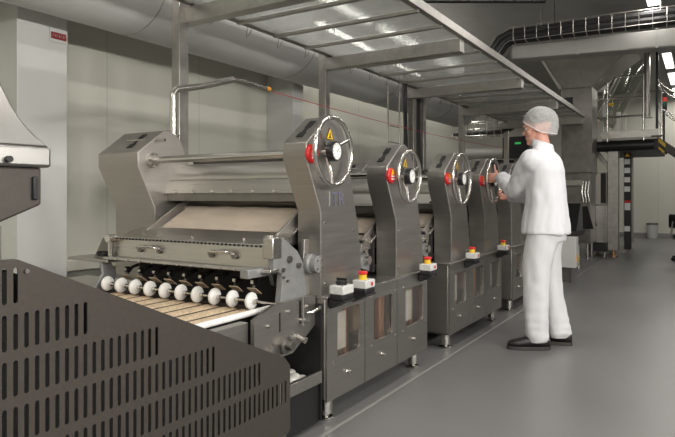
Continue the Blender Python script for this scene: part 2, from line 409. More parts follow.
    MB().prism([(.06,z0),(.33,z1),(.335,z1-.012),(.06,z0-.012)], 'x', -2.79, -1.74).build('chute_plate', M['steel_h'], root, .002)
    for x0, x1 in ((-2.712,-2.697), (-1.782,-1.767)):
        MB().prism([(-.02,z0-.05),(-.01,z0+.012),(.33,z1+.055),(.36,z1+.03),(.36,z0-.05)], 'x', x0, x1).build('chute_cheek', M['steel'], root, .002)
    MB().cyl((-2.79,.045,z0+.006), (-1.75,.045,z0+.006), .010).build('chute_edge_bar', M['chrome'], root)
    # shiny knuckle bracket low on the right side
    kb = MB().prism([(-.02,.70),(.10,.665),(.12,.74),(.03,.90+dz*.6),(-.06,.95+dz*.6),(-.09,.90+dz*.6)], 'x', -1.80, -1.775).build('scraper_bracket', M['casting'], root, .003)
    mb = MB().cyl((-1.82,.00,.84+dz*.5), (-1.74,.00,.84+dz*.5), .022).cyl((-1.80,.05,.74), (-1.745,.05,.74), .028).cyl((-1.775,-.05,.90+dz*.5), (-1.73,-.05,.90+dz*.5), .014)
    build_each(mb, 'bracket_knob', M['chrome'], kb)
    if not first:
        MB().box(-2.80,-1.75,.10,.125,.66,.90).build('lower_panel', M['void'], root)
    return root

YF = [2.30, 3.14, 4.07, 4.86, 5.70, 6.52]
def dough(y, w, dz, label):
    z0, z1 = .935+dz, 1.085+dz
    mb = MB(); n = 26; rows = 10
    top = [[(-2.67+.87*i/n, .075+(.25)*j/rows, z0+.011+(z1-z0)*(.015+.25*j/rows)/.27+.004*noise.noise((i*.35,j*.3,y))) for i in range(n+1)] for j in range(rows+1)]
    bot = [[(p[0], p[1], z0+.0015+(z1-z0)*(p[1]-.06)/.27) for p in r] for r in top]
    vt = [[mb.bm.verts.new(p) for p in r] for r in top]; vb = [[mb.bm.verts.new(p) for p in r] for r in bot]
    for j in range(rows):
        for i in range(n):
            mb.bm.faces.new((vt[j][i],vt[j][i+1],vt[j+1][i+1],vt[j+1][i])); mb.bm.faces.new((vb[j][i],vb[j+1][i],vb[j+1][i+1],vb[j][i+1]))
        mb.bm.faces.new((vt[j][0],vt[j+1][0],vb[j+1][0],vb[j][0])); mb.bm.faces.new((vt[j][n],vb[j][n],vb[j+1][n],vt[j+1][n]))
    for i in range(n):
        mb.bm.faces.new((vt[0][i],vb[0][i],vb[0][i+1],vt[0][i+1])); mb.bm.faces.new((vt[rows][i],vt[rows][i+1],vb[rows][i+1],vb[rows][i]))
    o = mb.build('dough_sheet', M['sheet'], None, loc=(0,y,0))
    return tag(o, label, 'dough', 'dough sheets on the sheeting chutes')

GS = 'dough sheeting stations along the line'
s1 = make_station(.53, 0, .178, True); s1.location = (0,YF[0],0)
tag(s1, 'nearest and tallest steel dough sheeting station, row of white wheels at its front', 'dough sheeter', GS)
s2 = make_station(.54, -.08, .168); s2.location = (0,YF[1],0)
tag(s2, 'second steel sheeting station from the front, with the smallest hand wheel', 'dough sheeter', GS)
s3 = make_station(.54, -.075, .200); s3.location = (0,YF[2],0)
tag(s3, 'third steel sheeting station from the front, first on the second cabinet', 'dough sheeter', GS)
for y, lab in ((YF[3], 'steel sheeting station whose hand wheel the person in white is gripping'), (YF[4], 'steel sheeting station just beyond the hand wheel the person grips'), (YF[5], 'farthest steel sheeting station, mostly hidden behind the person in white')):
    c = copy_tree(s3); c.location = (0,y,0); tag(c, lab, 'dough sheeter', GS)
for y, w, dz, lab in ((YF[0],.53,0,'wide beige dough sheet on the sloping chute of the nearest station'), (YF[1],.54,-.08,'beige dough sheet on the chute of the second station'), (YF[2],.54,-.075,'beige dough sheet on the chute of the third station'), (YF[3],.54,-.075,'beige dough sheet on the chute beside the person in white')):
    dough(y, w, dz, lab)

# front end of the first station (parts of it, local to the station)
r = s1; Y0 = YF[0]
fp = MB().prism([(-.155,.800),(-.140,.800),(-.135,.900),(.045,.948),(.040,.955),(-.150,.908)], 'x', -2.80, -1.70).build('front_plate', M['steel_h'], r, .0015)
mb = MB()
for k in range(40): mb.cyl((-2.775+1.05*k/39,-.152,.900), (-2.775+1.05*k/39,-.1575,.900), .0055, n=8)
mb.build('perforation_row', M['black'], fp)
mb = MB()
for x in (-2.62,-2.25,-1.90): mb.cyl((x,-.10,.917),(x,-.104,.932),.008,n=10)
build_each(mb, 'plate_stud', M['chrome'], fp)
for xc in (-2.50,-1.98):
    h = MB().tube([(xc-.075,-.150,.845),(xc-.070,-.185,.862),(xc-.05,-.192,.868),(xc+.05,-.192,.868),(xc+.070,-.185,.862),(xc+.075,-.150,.845)], .0085).build('handle', M['chrome'], fp)
    for q in (xc-.075,xc+.075): MB().cyl((q,-.156,.845),(q,-.170,.848),.014).build('handle_foot', M['steel_dark'], fp)
ls = MB().prism([(-.20,.785),(-.13,.785),(-.13,.800),(-.195,.800)], 'x', -2.84, -1.66).build('lower_ledge', M['steel_h'], r, .002)
mb = MB()
for k in range(11): mb.cyl((-2.72+.095*k,-.200,.79),(-2.72+.095*k,-.207,.79),.006,n=8)
build_each(mb, 'ledge_bolt', M['chrome'], ls)
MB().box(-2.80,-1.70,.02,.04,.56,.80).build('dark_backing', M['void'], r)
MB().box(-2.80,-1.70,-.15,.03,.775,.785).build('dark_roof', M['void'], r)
# nylon wheels on their shaft, each with spring arm and tan flap behind
sh = MB().cyl((-2.86,-.20,.652),(-1.62,-.20,.652),.0065).build('wheel_shaft', M['chrome'], r)
for k in range(10):
    x = -2.795 + .1139*k
    wl = MB().lathe((x-.022,-.20,.652),(1,0,0),[(.007,.010),(.008,.022),(.011,.033),(.016,.039),(.022,.0405),(.028,.039),(.033,.033),(.036,.022),(.037,.010)],28).build('pressing_wheel', M['white_plastic'], r)
    MB().cyl((x+.022,-.20,.652),(x+.040,-.20,.652),.011,n=14).build('wheel_collar', M['chrome'], wl)
    if k < 9:
        xx = x+.06
        ar = MB().tube([(xx,-.13,.69),(xx,-.085,.735),(xx,-.04,.745)], .009, 10).build('spring_arm', M['steel_dark'], r)
        MB().cyl((xx-.009,-.115,.725),(xx+.009,-.115,.725),.017,n=16).build('arm_knob', M['chrome'], ar)
        MB().obox((xx+.01,-.125,.685),(.055,.05,.005),rot('X',-35)).build('tan_flap', M['tan'], ar)
# grey side casting at the wheel shaft's right end, arms and bearing
ca = MB().prism([(-.12,.62),(-.105,.70),(-.10,.765),(-.165,.80),(-.165,.84),(-.15,.935),(-.10,.945),(.02,.87),(.075,.80),(.10,.64),(.09,.60)], 'x', -1.70, -1.665).build('side_casting', M['casting'], r, .004)
mb = MB().cyl((-1.665,-.05,.835),(-1.655,-.05,.835),.017).cyl((-1.665,.02,.80),(-1.650,.02,.80),.013).cyl((-1.665,-.10,.79),(-1.655,-.10,.79),.010)
for k in range(3): mb.cyl((-1.665,-.125+.03*k,.775-.02*k),(-1.657,-.125+.03*k,.775-.02*k),.0065,n=10)
build_each(mb, 'casting_bolt', M['steel_dark'], ca)
MB().obox((-1.69,-.145,.895),(.06,.07,.10)).cyl((-1.70,-.15,.955),(-1.70,-.15,.935),.022).build('casting_cap', M['steel_h'], ca, .006)
MB().box(-1.765,-1.715,-.285,-.06,.765,.805).build('scraper_arm', M['casting'], r, .004)
be = MB().lathe((-1.665,.115,.80),(1,0,0),[(0,.05),(.02,.05),(.03,.042),(.06,.042),(.062,.03)],28).build('bearing_housing', M['casting'], r)
MB().prism([(.05,.64),(.165,.64),(.15,.80),(.13,.92),(.085,.92),(.075,.80)],'x',-1.69,-1.67).build('bearing_plate', M['steel'], be, .002)
mb = MB()
for k in range(4):
    a = pi/4+pi/2*k; mb.cyl((-1.604,.115+.028*cos(a),.80+.028*sin(a)),(-1.598,.115+.028*cos(a),.80+.028*sin(a)),.006,n=8)
build_each(mb, 'bearing_bolt', M['chrome'], be)
# left end cheek and its rails
lc = MB().prism([(-2.965,.785),(-2.84,.785),(-2.81,.79),(-2.80,.895),(-2.885,.90)],'y',-.165,-.150).build('end_cheek', M['steel_dark'], r, .003)
MB().box(-3.16,-2.80,-.20,.05,.765,.782).build('end_shelf', M['steel'], lc, .003)
MB().cyl((-2.80,-.20,.90),(-2.80,-.15,.90),.022).build('cheek_pivot', M['chrome'], lc)
MB().cyl((-2.80,-.18,.80),(-2.80,-.18,.895),.012).build('cheek_pin', M['chrome'], lc)
for x in (-2.88,-2.845): MB().cyl((x,-.20,.812),(x,-.165,.812),.014).build('cheek_bolt', M['black'], lc)
MB().prism([(-.26,.60),(-.12,.60),(-.10,.70),(-.14,.77),(-.20,.77),(-.19,.70)],'x',-2.87,-2.85).build('end_casting', M['casting'], r, .004)
# lower frame plate on the right below the shaft, slotted, with its adjusters
slots = []
for (y, z, hw, hh) in ((-.16,.56,.006,.045),(.0,.58,.008,.055)):
    slots.append([(y-hw,z-hh),(y+hw,z-hh),(y+hw,z+hh),(y-hw,z+hh)])
lp = MB().plate([(-.34,.46),(-.30,.40),(-.06,.40),(.13,.50),(.13,.645),(-.20,.645),(-.34,.60)], slots, 'x', -1.655, -1.635).build('lower_frame', M['steel_side'], r)
mb = MB().cyl((-1.635,.0,.545),(-1.60,.0,.545),.010).cyl((-1.635,.05,.60),(-1.62,.05,.60),.009).cyl((-1.635,.05,.53),(-1.62,.05,.53),.009)
mb.tube([(-1.62,.03,.575),(-1.60,.05,.575),(-1.595,.115,.590)], .008).cyl((-1.635,-.10,.60),(-1.62,-.10,.60),.008).cyl((-1.635,-.25,.56),(-1.62,-.25,.56),.008)
mb.tube([(-1.615,-.005,.66),(-1.615,-.005,.52)], .006)
build_each(mb, 'adjuster', M['chrome'], lp)
kn = MB().lathe((-1.66,-.14,.455),(1,0,0),[(0,.05),(.02,.05),(.024,.042),(.05,.040),(.055,.022),(.085,.020)],24).build('drive_knuckle', M['steel_dark'], lp)
MB().lathe((-1.66,-.225,.44),(1,0,0),[(0,.035),(.05,.035),(.055,.02)],20).build('drive_roller', M['steel_dark'], lp)
MB().cyl((-1.64,-.02,.47),(-1.59,-.02,.455),.016).build('drive_pin', M['chrome'], lp)

# ------------------------------------------------------------------ machine cabinets
def rrect(y0, y1, z0, z1, r, n=4):
    pts = []
    for cy, cz, a0 in ((y1-r,z1-r,0),(y0+r,z1-r,90),(y0+r,z0+r,180),(y1-r,z0+r,270)):
        for k in range(n+1):
            a = radians(a0+90*k/n); pts.append((cy+r*cos(a), cz+r*sin(a)))
    return pts
def make_cabinet(L_, edges):
    root = empty('machine_cabinet')
    x0, x1, zb, zt = -2.92, -1.575, .115, .640
    MB().box(x0-.02,x1+.008,-.005,L_+.005,zt-.012,zt).build('top_plate', M['steel_h'], root, .002)
    MB().box(x0,x1-.012,0,L_,zb,zb+.012).build('bottom_plate', M['steel_dark'], root)
    MB().box(x0,x1-.012,0,.012,zb,zt-.012).build('end_panel', M['steel_side'], root, .002)
    MB().box(x0,x1-.012,L_-.012,L_,zb,zt-.012).build('end_panel', M['steel_side'], root, .002)
    MB().box(x0,x0+.012,.012,L_-.012,zb+.012,zt-.012).build('rear_panel', M['steel_dark'], root)
    MB().box(x1-.15,x1-.14,.012,L_-.012,zb+.012,zt-.012).build('inner_wall', M['beige_inner'], root)
    for i, (a, b) in enumerate(zip(edges, edges[1:])):
        w = b-a; wy0, wy1 = a+w*.26, a+w*.86
        wz0, wz1 = .315, .555
        d = MB().plate([(a+.003,zb),(b-.003,zb),(b-.003,zt-.014),(a+.003,zt-.014)], [rrect(wy0,wy1,wz0,wz1,.025)], 'x', x1-.012, x1).build('door', M['steel_side'], root)
        MB().prism(rrect(wy0-.012,wy1+.012,wz0-.012,wz1+.012,.03),'x',x1-.0165,x1-.0125).build('window_pane', M['pane'], d)
        MB().lathe((x1,a+w*.5,.225),(1,0,0),[(0,.011),(.004,.011),(.006,.009),(.020,.009),(.022,.006)],16).obox((x1+.022,a+w*.5,.225),(.006,.020,.006)).build('latch', M['chrome'], d)
        mb = MB()
        for y, z in ((wy0-.035,.30),(wy1+.03,.30),(wy0-.035,.57),(wy1+.03,.57)): mb.cyl((x1,y,z),(x1+.004,y,z),.006,n=10)
        build_each(mb, 'door_screw', M['chrome'], d)
        # things seen through the window
        if i == 1:
            for dy, rr_ in ((.74,.022),(.84,.014)): MB().cyl((x1-.07,a+w*dy,zb+.012),(x1-.07,a+w*dy,zt-.012),rr_).build('copper_pipe', M['copper'], root)
            MB().box(x1-.135,x1-.06,a+.05,a+w*.5,.24,.36).build('gearbox', M['steel_dark'], root, .006)
        else:
            MB().box(x1-.08,x1-.04,a+w*.30,a+w*.66,.33,.53).build('inner_box', M['inner_panel'], root, .008)
            MB().cyl((x1-.08,a+w*.78,zb+.012),(x1-.08,a+w*.78,zt-.012),.016).build('copper_pipe', M['copper'], root)
    for x in (-2.82,-1.64):
        for y in (.09,L_-.09):
            lg = MB().lathe((x,y,0),(0,0,1),[(0,.040),(.008,.042),(.014,.036),(.016,.018),(.030,.018),(.031,.036),(.115,.036)],22).build('leg', M['chrome'], root)
    return root
GC = 'steel machine cabinets under the sheeting stations'
c1 = make_cabinet(1.245, [0,.385,.785,1.245]); c1.location = (0,2.44,0)
tag(c1, 'nearest steel base cabinet with three windowed doors, closest to the slotted guard', 'cabinet', GC)
c2 = make_cabinet(1.31, [0,.41,.85,1.31]); c2.location = (0,4.09,0)
tag(c2, 'middle steel base cabinet with windowed doors, standing between the other two', 'cabinet', GC)
c3 = copy_tree(c2); c3.location = (0,5.78,0)
tag(c3, 'farthest steel base cabinet, partly hidden behind the white trousers', 'cabinet', GC)

# control boxes on brackets along the top edge of the cabinets
GB = 'grey control boxes on the cabinet edge'
def control_box(kind, y, label):
    root = empty('control_box', (-1.515,y,.625), label, 'control box', GB)
    MB().prism([(-.055,-.03),(.052,-.03),(.055,.010),(-.055,.010)],'z',0,.004).build('mount_plate', M['steel_dark'], root) if False else None
    MB().prism([(-.052,.0),(-.050,-.045),(-.043,-.045),(.02,-.010),(.040,-.010),(.040,.0)],'y',-.045,.055).build('bracket', M['black'], root, .003)
    lo = MB().box(-.045,.035,-.05,.05,.0,.028)
    lo.build('lower_housing', M['black_gloss'], root, .006)
    MB().box(-.046,.036,-.052,.052,.028,.072).build('upper_housing', M['box_grey'], root, .006)
    mb = MB()
    for x in (-.038,.028):
        for y_ in (-.044,.044): mb.cyl((x,y_,.071),(x,y_,.0735),.004,n=8)
    build_each(mb, 'housing_screw', M['steel_dark'], root)
    if kind == 'knob':
        MB().lathe((-.005,.0,.072),(0,0,1),[(0,.026),(.006,.030),(.018,.030),(.024,.022),(.024,.0)],24).obox((-.005,0,.100),(.052,.014,.010)).build('selector_knob', M['black_gloss'], root)
    else:
        MB().cyl((-.005,-.012,.072),(-.005,-.012,.098),.0215).build('yellow_collar', M['yellow'], root)
        MB().lathe((-.005,-.012,.098),(0,0,1),[(0,.021),(.004,.027),(.014,.027),(.018,.022),(.019,0)],24).build('stop_button', M['red'], root)
        MB().cyl((.036,.012,.050),(.039,.012,.050),.010).build('red_mark', M['red'], root)
    return root
control_box('knob', 2.49, 'grey control box with a black selector knob on nearest cabinet edge')
control_box('stop', 2.715, 'grey control box with red stop button beside the black knob box')
control_box('stop', 3.57, 'grey stop button box at the far end of the nearest cabinet')
control_box('stop', 4.44, 'grey stop button box above the middle cabinet, second beyond the knob box')
control_box('stop', 5.27, 'grey stop button box next to the white trousers of the person')

# ------------------------------------------------------------------ infeed conveyor with dough strips, tray
ic = empty('infeed_conveyor', (0,1.5,0), 'low infeed conveyor leading under the white wheels, behind the slotted guard', 'conveyor')
MB().box(-2.87,-1.75,-1.05,.72,.585,.600).build('belt', M['belt'], ic, .003)
MB().box(-2.92,-2.88,-1.05,.50,.52,.62).build('side_rail', M['steel_dark'], ic, .003)
MB().box(-1.715,-1.668,-1.05,.46,.455,.590).build('side_rail', M['steel_side'], ic, .003)
MB().cyl((-1.733,-.2,.606),(-1.733,.70,.608),.014).build('edge_tube', M['white_plastic'], ic)
MB().box(-2.86,-1.78,-1.05,.70,.40,.57).build('belt_bed', M['void'], ic)
for x in (-2.84,-1.80):
    for y in (-.95,.15): MB().box(x-.025,x+.025,y-.025,y+.025,0,.41).build('leg', M['steel_dark'], ic, .003)
MB().box(-2.90,-1.60,.925,.935,.03,.60).build('shade_skirt', M['black'], ic)  # black sheet standing in for the deep shade under the infeed
MB().box(-1.63,-1.615,.40,.93,.02,.22).build('shade_skirt', M['black'], ic)  # black plate over the lit floor, imitates shade below the tray
GD = 'dough strips on the infeed belt'
DN = ['leftmost', 'second from left', 'third from left', 'fourth from left', 'middle', 'fourth from right', 'third from right', 'second from right', 'rightmost']
for k in range(9):
    x0 = -2.773+.1139*k+.011; x1 = x0+.092
    mb = MB(); n, mrow = 10, 70; vt = []
    for j in range(mrow+1):
        row = []
        for i in range(n+1):
            u = i/n; x = x0+(x1-x0)*u + .003*noise.noise((j*.5,k*3.1,i*.1)); y = -1.0+1.62*j/mrow
            e = max(0, 1-(abs(u-.5)*2)**3)
            row.append(mb.bm.verts.new((x, y, .602+.0035*e+.0025*noise.noise((x*70,y*70,k))*e)))
        vt.append(row)
    lo = [[mb.bm.verts.new((v.co.x,v.co.y,.601)) for v in (r_[0],r_[-1])] for r_ in vt]
    for j in range(mrow):
        for i in range(n): mb.bm.faces.new((vt[j][i],vt[j][i+1],vt[j+1][i+1],vt[j+1][i]))
        mb.bm.faces.new((lo[j][0],vt[j][0],vt[j+1][0],lo[j+1][0])); mb.bm.faces.new((vt[j][n],lo[j][1],lo[j+1][1],vt[j+1][n])); mb.bm.faces.new((lo[j][0],lo[j+1][0],lo[j+1][1],lo[j][1]))
    mb.bm.faces.new([lo[0][0],lo[0][1]]+vt[0][::-1]); mb.bm.faces.new([lo[-1][1],lo[-1][0]]+vt[-1])
    o = mb.build('dough_strip', M['dough'], None, loc=(0,1.5,0))
    tag(o, DN[k]+' of the nine crumbly dough strips lying under the white wheels', 'dough', GD)

tr = empty('crumb_tray', (0,2.10,.225), 'open steel crumb tray pulled out below the slotted side plate', 'tray')
MB().box(-2.6,-1.60,-.30,.32,.0,.008).build('tray_floor', M['steel_dark'], tr, .002)
MB().box(-1.606,-1.588,-.30,.32,-.005,.055).build('tray_lip', M['steel_h'], tr, .003)
MB().box(-2.6,-1.6,-.31,-.30,.0,.05).build('tray_end', M['steel_dark'], tr, .002)
for y in (-.25,.27):
    for x in (-2.525,-1.70): MB().box(x-.02,x+.02,y-.02,y+.02,-.225,0).build('tray_support', M['void'], tr)
mb = MB()
for k in range(26): mb.ell((-1.66-.14*random.random(), .14+.13*random.random(), .016+.022*random.random()), (.030,.034,.014), None, 10, 6)
tag(mb.build('flour_heap', M['inner_panel'], None, loc=(0,2.10,.225)), 'small heap of white flour lying in the open crumb tray', 'flour', None, 'stuff')

# ------------------------------------------------------------------ slotted guard in the foreground
gx = -1.45
gd = empty('slotted_guard', (gx,1.2,0), 'large taupe steel guard with rows of vertical slots in the foreground', 'guard')
def etop(y): return .975 if y < .83 else .975+(y-.83)*(.474-.975)/(1.932-.83)
outer = [(.30,.16),(1.955,.16),(1.967,.172),(1.967,.435),(1.932,.474),(.83,.975),(.30,.975)]
holes = []
for row in range(8):
    zt = .958-.1155*row
    if zt-.09 < .19: break
    for k in range(60):
        y = .3230+.0278*k + (0)
        if y > 1.945 or zt > etop(y)-(.040 if row else .0) or (row == 0 and y > .84): continue
        if row > 3 and y > 1.94: continue
        hw, z0, z1 = .0060, zt-.090, zt
        holes.append([(y+hw*cos(a), z1-hw+hw*sin(a)) for a in (0,pi/4,pi/2,3*pi/4,pi)] + [(y+hw*cos(a), z0+hw+hw*sin(a)) for a in (pi,5*pi/4,3*pi/2,7*pi/4,2*pi)])
mb = MB().plate([(y-1.2,z) for y, z in outer], [[(y-1.2,z) for y, z in h] for h in holes], 'x', -.004, 0)
mb.build('slotted_panel', M['guard'], gd, smooth=False)
mb = MB()
for (a, b) in zip(outer[1:], outer[2:]):
    pass
path = [outer[2], outer[3], outer[4], outer[5], outer[6]]
for (a, b) in zip(path, path[1:]):
    d = V((b[0]-a[0], b[1]-a[1])); L_ = d.length; ang = math.atan2(d.y, d.x)
    mb.obox((-.016,(a[0]+b[0])/2-1.2,(a[1]+b[1])/2), (.030,L_,.003), Matrix.Rotation(ang,3,'X'))
mb.build('folded_edge', M['guard'], gd)
mb = MB()
for y in (.85,): mb.cyl((.0,y-1.2,etop(y)-.02),(.006,y-1.2,etop(y)-.02),.006,n=10)
build_each(mb, 'guard_screw', M['steel_dark'], gd)
MB().prism([(y-1.2,z) for y, z in [(.32,.18),(1.93,.18),(1.93,.42),(1.90,.46),(.82,.950),(.32,.950)]],'x',-.052,-.046).build('slot_shade_liner', M['cable'], gd)  # black sheet added so the slots look dark inside
for y in (.40,1.93): MB().box(-.040,-.006,y-1.2-.02,y-1.2+.02,0,.40).build('leg', M['steel_dark'], gd, .002)

# steel hopper above it at the left edge
hp = empty('dough_hopper', (-1.9,.5,0), 'shiny steel hopper with flared skirt hanging in from the left edge', 'hopper')
def rect(x0,x1,y0,y1,z): return [(x0,y0,z),(x1,y0,z),(x1,y1,z),(x0,y1,z)]
rings_ = []
for z_, yy, xx in ((1.262,.414,.450),(1.285,.388,.440),(1.31,.366,.430),(1.335,.350,.422),(1.362,.336,.415),(1.41,.316,.406),(1.465,.300,.400),(1.55,.285,.392),(1.70,.268,.384),(1.85,.26,.38)):
    rings_.append(rect(-.16-xx, xx, .02-yy, yy, z_))
MB().rings(rings_).build('hood', M['hopper_steel'], hp, .006)
MB().box(-.62,.455,-.42,.416,1.208,1.262).build('lip', M['hopper_steel'], hp, .008)
MB().prism([(-.40,1.208),(.396,1.208),(.396,1.112),(.285,1.068),(-.40,1.0)],'x',-.60,.442).build('lower_box', M['guard'], hp, .006)
MB().box(.442,.452,.368,.382,1.125,1.185).build('grip', M['black'], hp, .003)
MB().cyl((.455,.30,1.225),(.468,.30,1.225),.008).build('knob', M['black'], hp)
MB().obox((.40,.09,1.282),(.012,.10,.035),rot('Y',-35)).build('tape_patch', M['black'], hp)
for x in (-.55,.36):
    for y in (-.36,.30): MB().box(x-.025,x+.025,y-.025,y+.025,0,1.06).build('leg', M['steel_dark'], hp, .003)

# ------------------------------------------------------------------ steel side bench behind the first station
sbn = empty('side_bench', (-3.75,2.35,0), 'low blue-grey bench with a steel top beside the cream kerb', 'bench')
MB().box(-.35,.35,-.6,.55,.50,.515).build('top_plate', M['steel_h'], sbn, .003)
MB().box(-.33,.33,-.58,.53,.20,.50).build('body', M['blue_panel'], sbn, .004)
for x in (-.28,.28):
    for y in (-.52,.47): MB().cyl((x,y,0),(x,y,.20),.02).build('leg', M['steel_dark'], sbn)

# ------------------------------------------------------------------ canopy with posts
cn = empty('overhead_canopy', (0,0,0), 'long steel canopy of ribs and shiny sheets over the machine line', 'canopy')
zc = 2.52; xl, xr = -3.14, -1.79
posts = [3.04, 4.96, 7.06, 7.38, 8.92, 11.4]
beams = [3.10, 4.96, 6.98, 8.92, 11.0]
MB().box(xl-.03,xl+.02,1.6,11.1,zc-.005,zc+.05).build('left_rail', M['steel_dark'], cn, .003)
MB().box(xr-.02,xr+.03,1.6,11.1,zc-.01,zc+.06).build('right_rail', M['galv'], cn, .003)
for y in beams: MB().box(xl-.12,xr+.0,y-.05,y+.05,zc-.13,zc-.015).build('cross_beam', M['galv'], cn, .004)
ys = [1.70, 2.17, 2.64, 3.10]
for a, b in zip(beams, beams[1:]): ys += [a+(b-a)*k/4 for k in (1,2,3,4)]
for y in ys:
    if min(abs(y-b) for b in beams) > .1: MB().box(xl,xr,y-.018,y+.018,zc-.026,zc-.0).build('rib', M['galv'], cn, .003)
for a, b in zip(ys, ys[1:]): MB().box(xl+.02,xr-.02,a+.012,b-.012,zc+.002,zc+.008).build('sheet_panel', M['canopy'], cn)
for i, y in enumerate(posts):
    p = MB().box(xl-.13,xl-.05,y-.045,y+.045,0,zc+.05).build('post', M['galv'], cn, .004)
    MB().box(xl-.17,xl-.01,y-.085,y+.085,0,.012).build('post_foot', M['galv'], p)
mb = MB()
for y in [3.3+.42*k for k in range(17)]:
    mb.tube([(xl-.035,y,zc+.01),(xl-.05,y+.01,zc-.04),(xl-.065,y+.02,zc-.075),(xl-.045,y+.04,zc-.05),(xl-.035,y+.05,zc-.01)], .0025, 6)
build_each(mb, 'cable_tie', M['steel_dark'], cn)

# pull cord arm on top of the first station's drive tower, with the red cord
pa = empty('rope_stand', (-2.90,2.70,1.515), 'bent chrome pipe arm with an orange tip rising above the nearest station', 'pipe arm')
MB().tube([(0,-.03,.0),(0,-.03,.15),(0,-.03,.262)]+[(0,-.03+.055*(1-cos(radians(q))),.262+.055*sin(radians(q))) for q in (15,30,45,60,75)]+[(0,.05,.323),(0,.25,.375),(0,.54,.465)], .023, 16).build('pipe', M['chrome'], pa)
MB().cyl((0,-.03,0),(0,-.03,.012),.04).build('foot', M['steel_dark'], pa)
MB().tube([(0,.54,.465),(0,.66,.475),(0,.93,.462)], .010, 12).build('rod', M['chrome'], pa)
MB().ell((0,.955,.461),(.017,.028,.017)).build('tip', M['orange_tip'], pa)
mb = MB(); pts = []
for k in range(41):
    t = k/40; pts.append((-2.90, 3.705+6.6*t, 1.961-.05*math.sin(pi*t)))
tag(mb.tube(pts, .0035, 6).build('safety_rope', M['red_cord']), 'thin red cord stretched along the line from the orange tip', 'cord')

# vertical cable ladder and black cable bundle by the third post
cl = empty('cable_ladder', (-3.28,6.62,0), 'narrow upright wire ladder left of the black cable bundle', 'cable ladder')
for y in (-.16,.16): MB().cyl((0,y,0),(0,y,2.5),.011,n=8).build('rail', M['chrome'], cl)
mb = MB()
for k in range(12): mb.cyl((0,-.16,.2+.2*k),(0,.16,.2+.2*k),.006,n=8)
mb.build('rung', M['chrome'], cl)
for x_, y_, n_, lab in ((-3.27,6.925,3,'slim black cable bundle running up the left side of the double post'), (-3.245,7.22,6,'thick black cable bundle running up between the paired posts')):
    mb = MB()
    for k in range(n_):
        ph = random.random()*6; ox, oy = .016*(k % 2), (.036*(k-(n_-1)/2))*.8
        mb.tube([(x_+ox+.008*sin(z*4+ph), y_+oy+.008*cos(z*3+ph), z) for z in [2.62*j/18 for j in range(19)]], .018, 8)
    tag(mb.build('cable_bundle', M['cable']), lab, 'cables', 'upright black cable bundles')

# fabric air duct along the left wall
ad = empty('air_duct', (-3.9,0,2.88), 'huge grey round air duct running along the top of left wall', 'duct')
MB().cyl((0,-3.9,0),(0,10.6,0),.45,n=64).build('duct_tube', M['duct'], ad)
mb = MB()
for y in [-3+2.05*k for k in range(7)]: mb.torus((0,y,0),(0,1,0),.451,.004,64,6)
build_each(mb, 'seam', M['galv'], ad)
mb = MB()
for y in [-2+2.05*k for k in range(7)]: mb.cyl((0,y,.44),(0,y,1.12),.006,n=6)
build_each(mb, 'hanger', M['steel_dark'], ad)
# dark strip that runs under the duct against the wall
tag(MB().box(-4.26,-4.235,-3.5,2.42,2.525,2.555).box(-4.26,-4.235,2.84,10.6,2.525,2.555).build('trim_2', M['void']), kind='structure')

# small red sign on the pillar
sg = empty('red_sign', (XW+.345,2.755,2.375), 'small dark red sign high on the white pillar', 'sign')
MB().box(0,.004,-.078,.07,-.05,.05).build('plate', M['pillar'], sg)
MB().box(.004,.007,-.068,.06,-.028,.024).build('red_panel', M['red_sign'], sg)
mb = MB()
for k in range(7):
    y = -.055+.0165*k
    mb.box(.007,.008,y,y+.0035,-.012,.010)
    if k % 2 == 0: mb.box(.007,.008,y,y+.010,.006,.010)
    else: mb.box(.007,.008,y+.0065,y+.010,-.012,.010).box(.007,.008,y,y+.010,-.003,.001)
mb.build('print', M['sign_print'], sg)
sg.rotation_euler = (0,0,0)

# logo on the first station's side cover
tx = bpy.data.curves.new('logo_text', 'FONT'); tx.body = 'TR'; tx.size = .105; tx.extrude = .0005
to = bpy.data.objects.new('tmp_text', tx); COL.objects.link(to); bpy.context.view_layer.update()
me = bpy.data.meshes.new_from_object(to.evaluated_get(bpy.context.evaluated_depsgraph_get())); bpy.data.objects.remove(to)
lo = bpy.data.objects.new('logo', me); COL.objects.link(lo); me.materials.clear(); me.materials.append(M['blue_print'])
lo.parent = s1; lo.matrix_local = Matrix(((0,0,1,-1.5985),(1,0,0,.222),(0,1,0,1.085),(0,0,0,1)))
MB().box(-1.5995,-1.598,.198,.208,1.085,1.160).build('logo_bar', M['pale_print'], s1)

exec_far = True
# ------------------------------------------------------------------ far end of the hall
def at(x, y, d):
    """a point of the hall seen at pixel (x, y) of the photograph, d metres deep"""
    t = (x-337.5)/590; v = (196-y)/590; S, C_ = sin(radians(31.8)), cos(radians(31.8))
    return V(((-S+C_*t)*d, (C_+S*t)*d, 1.135+v*d))

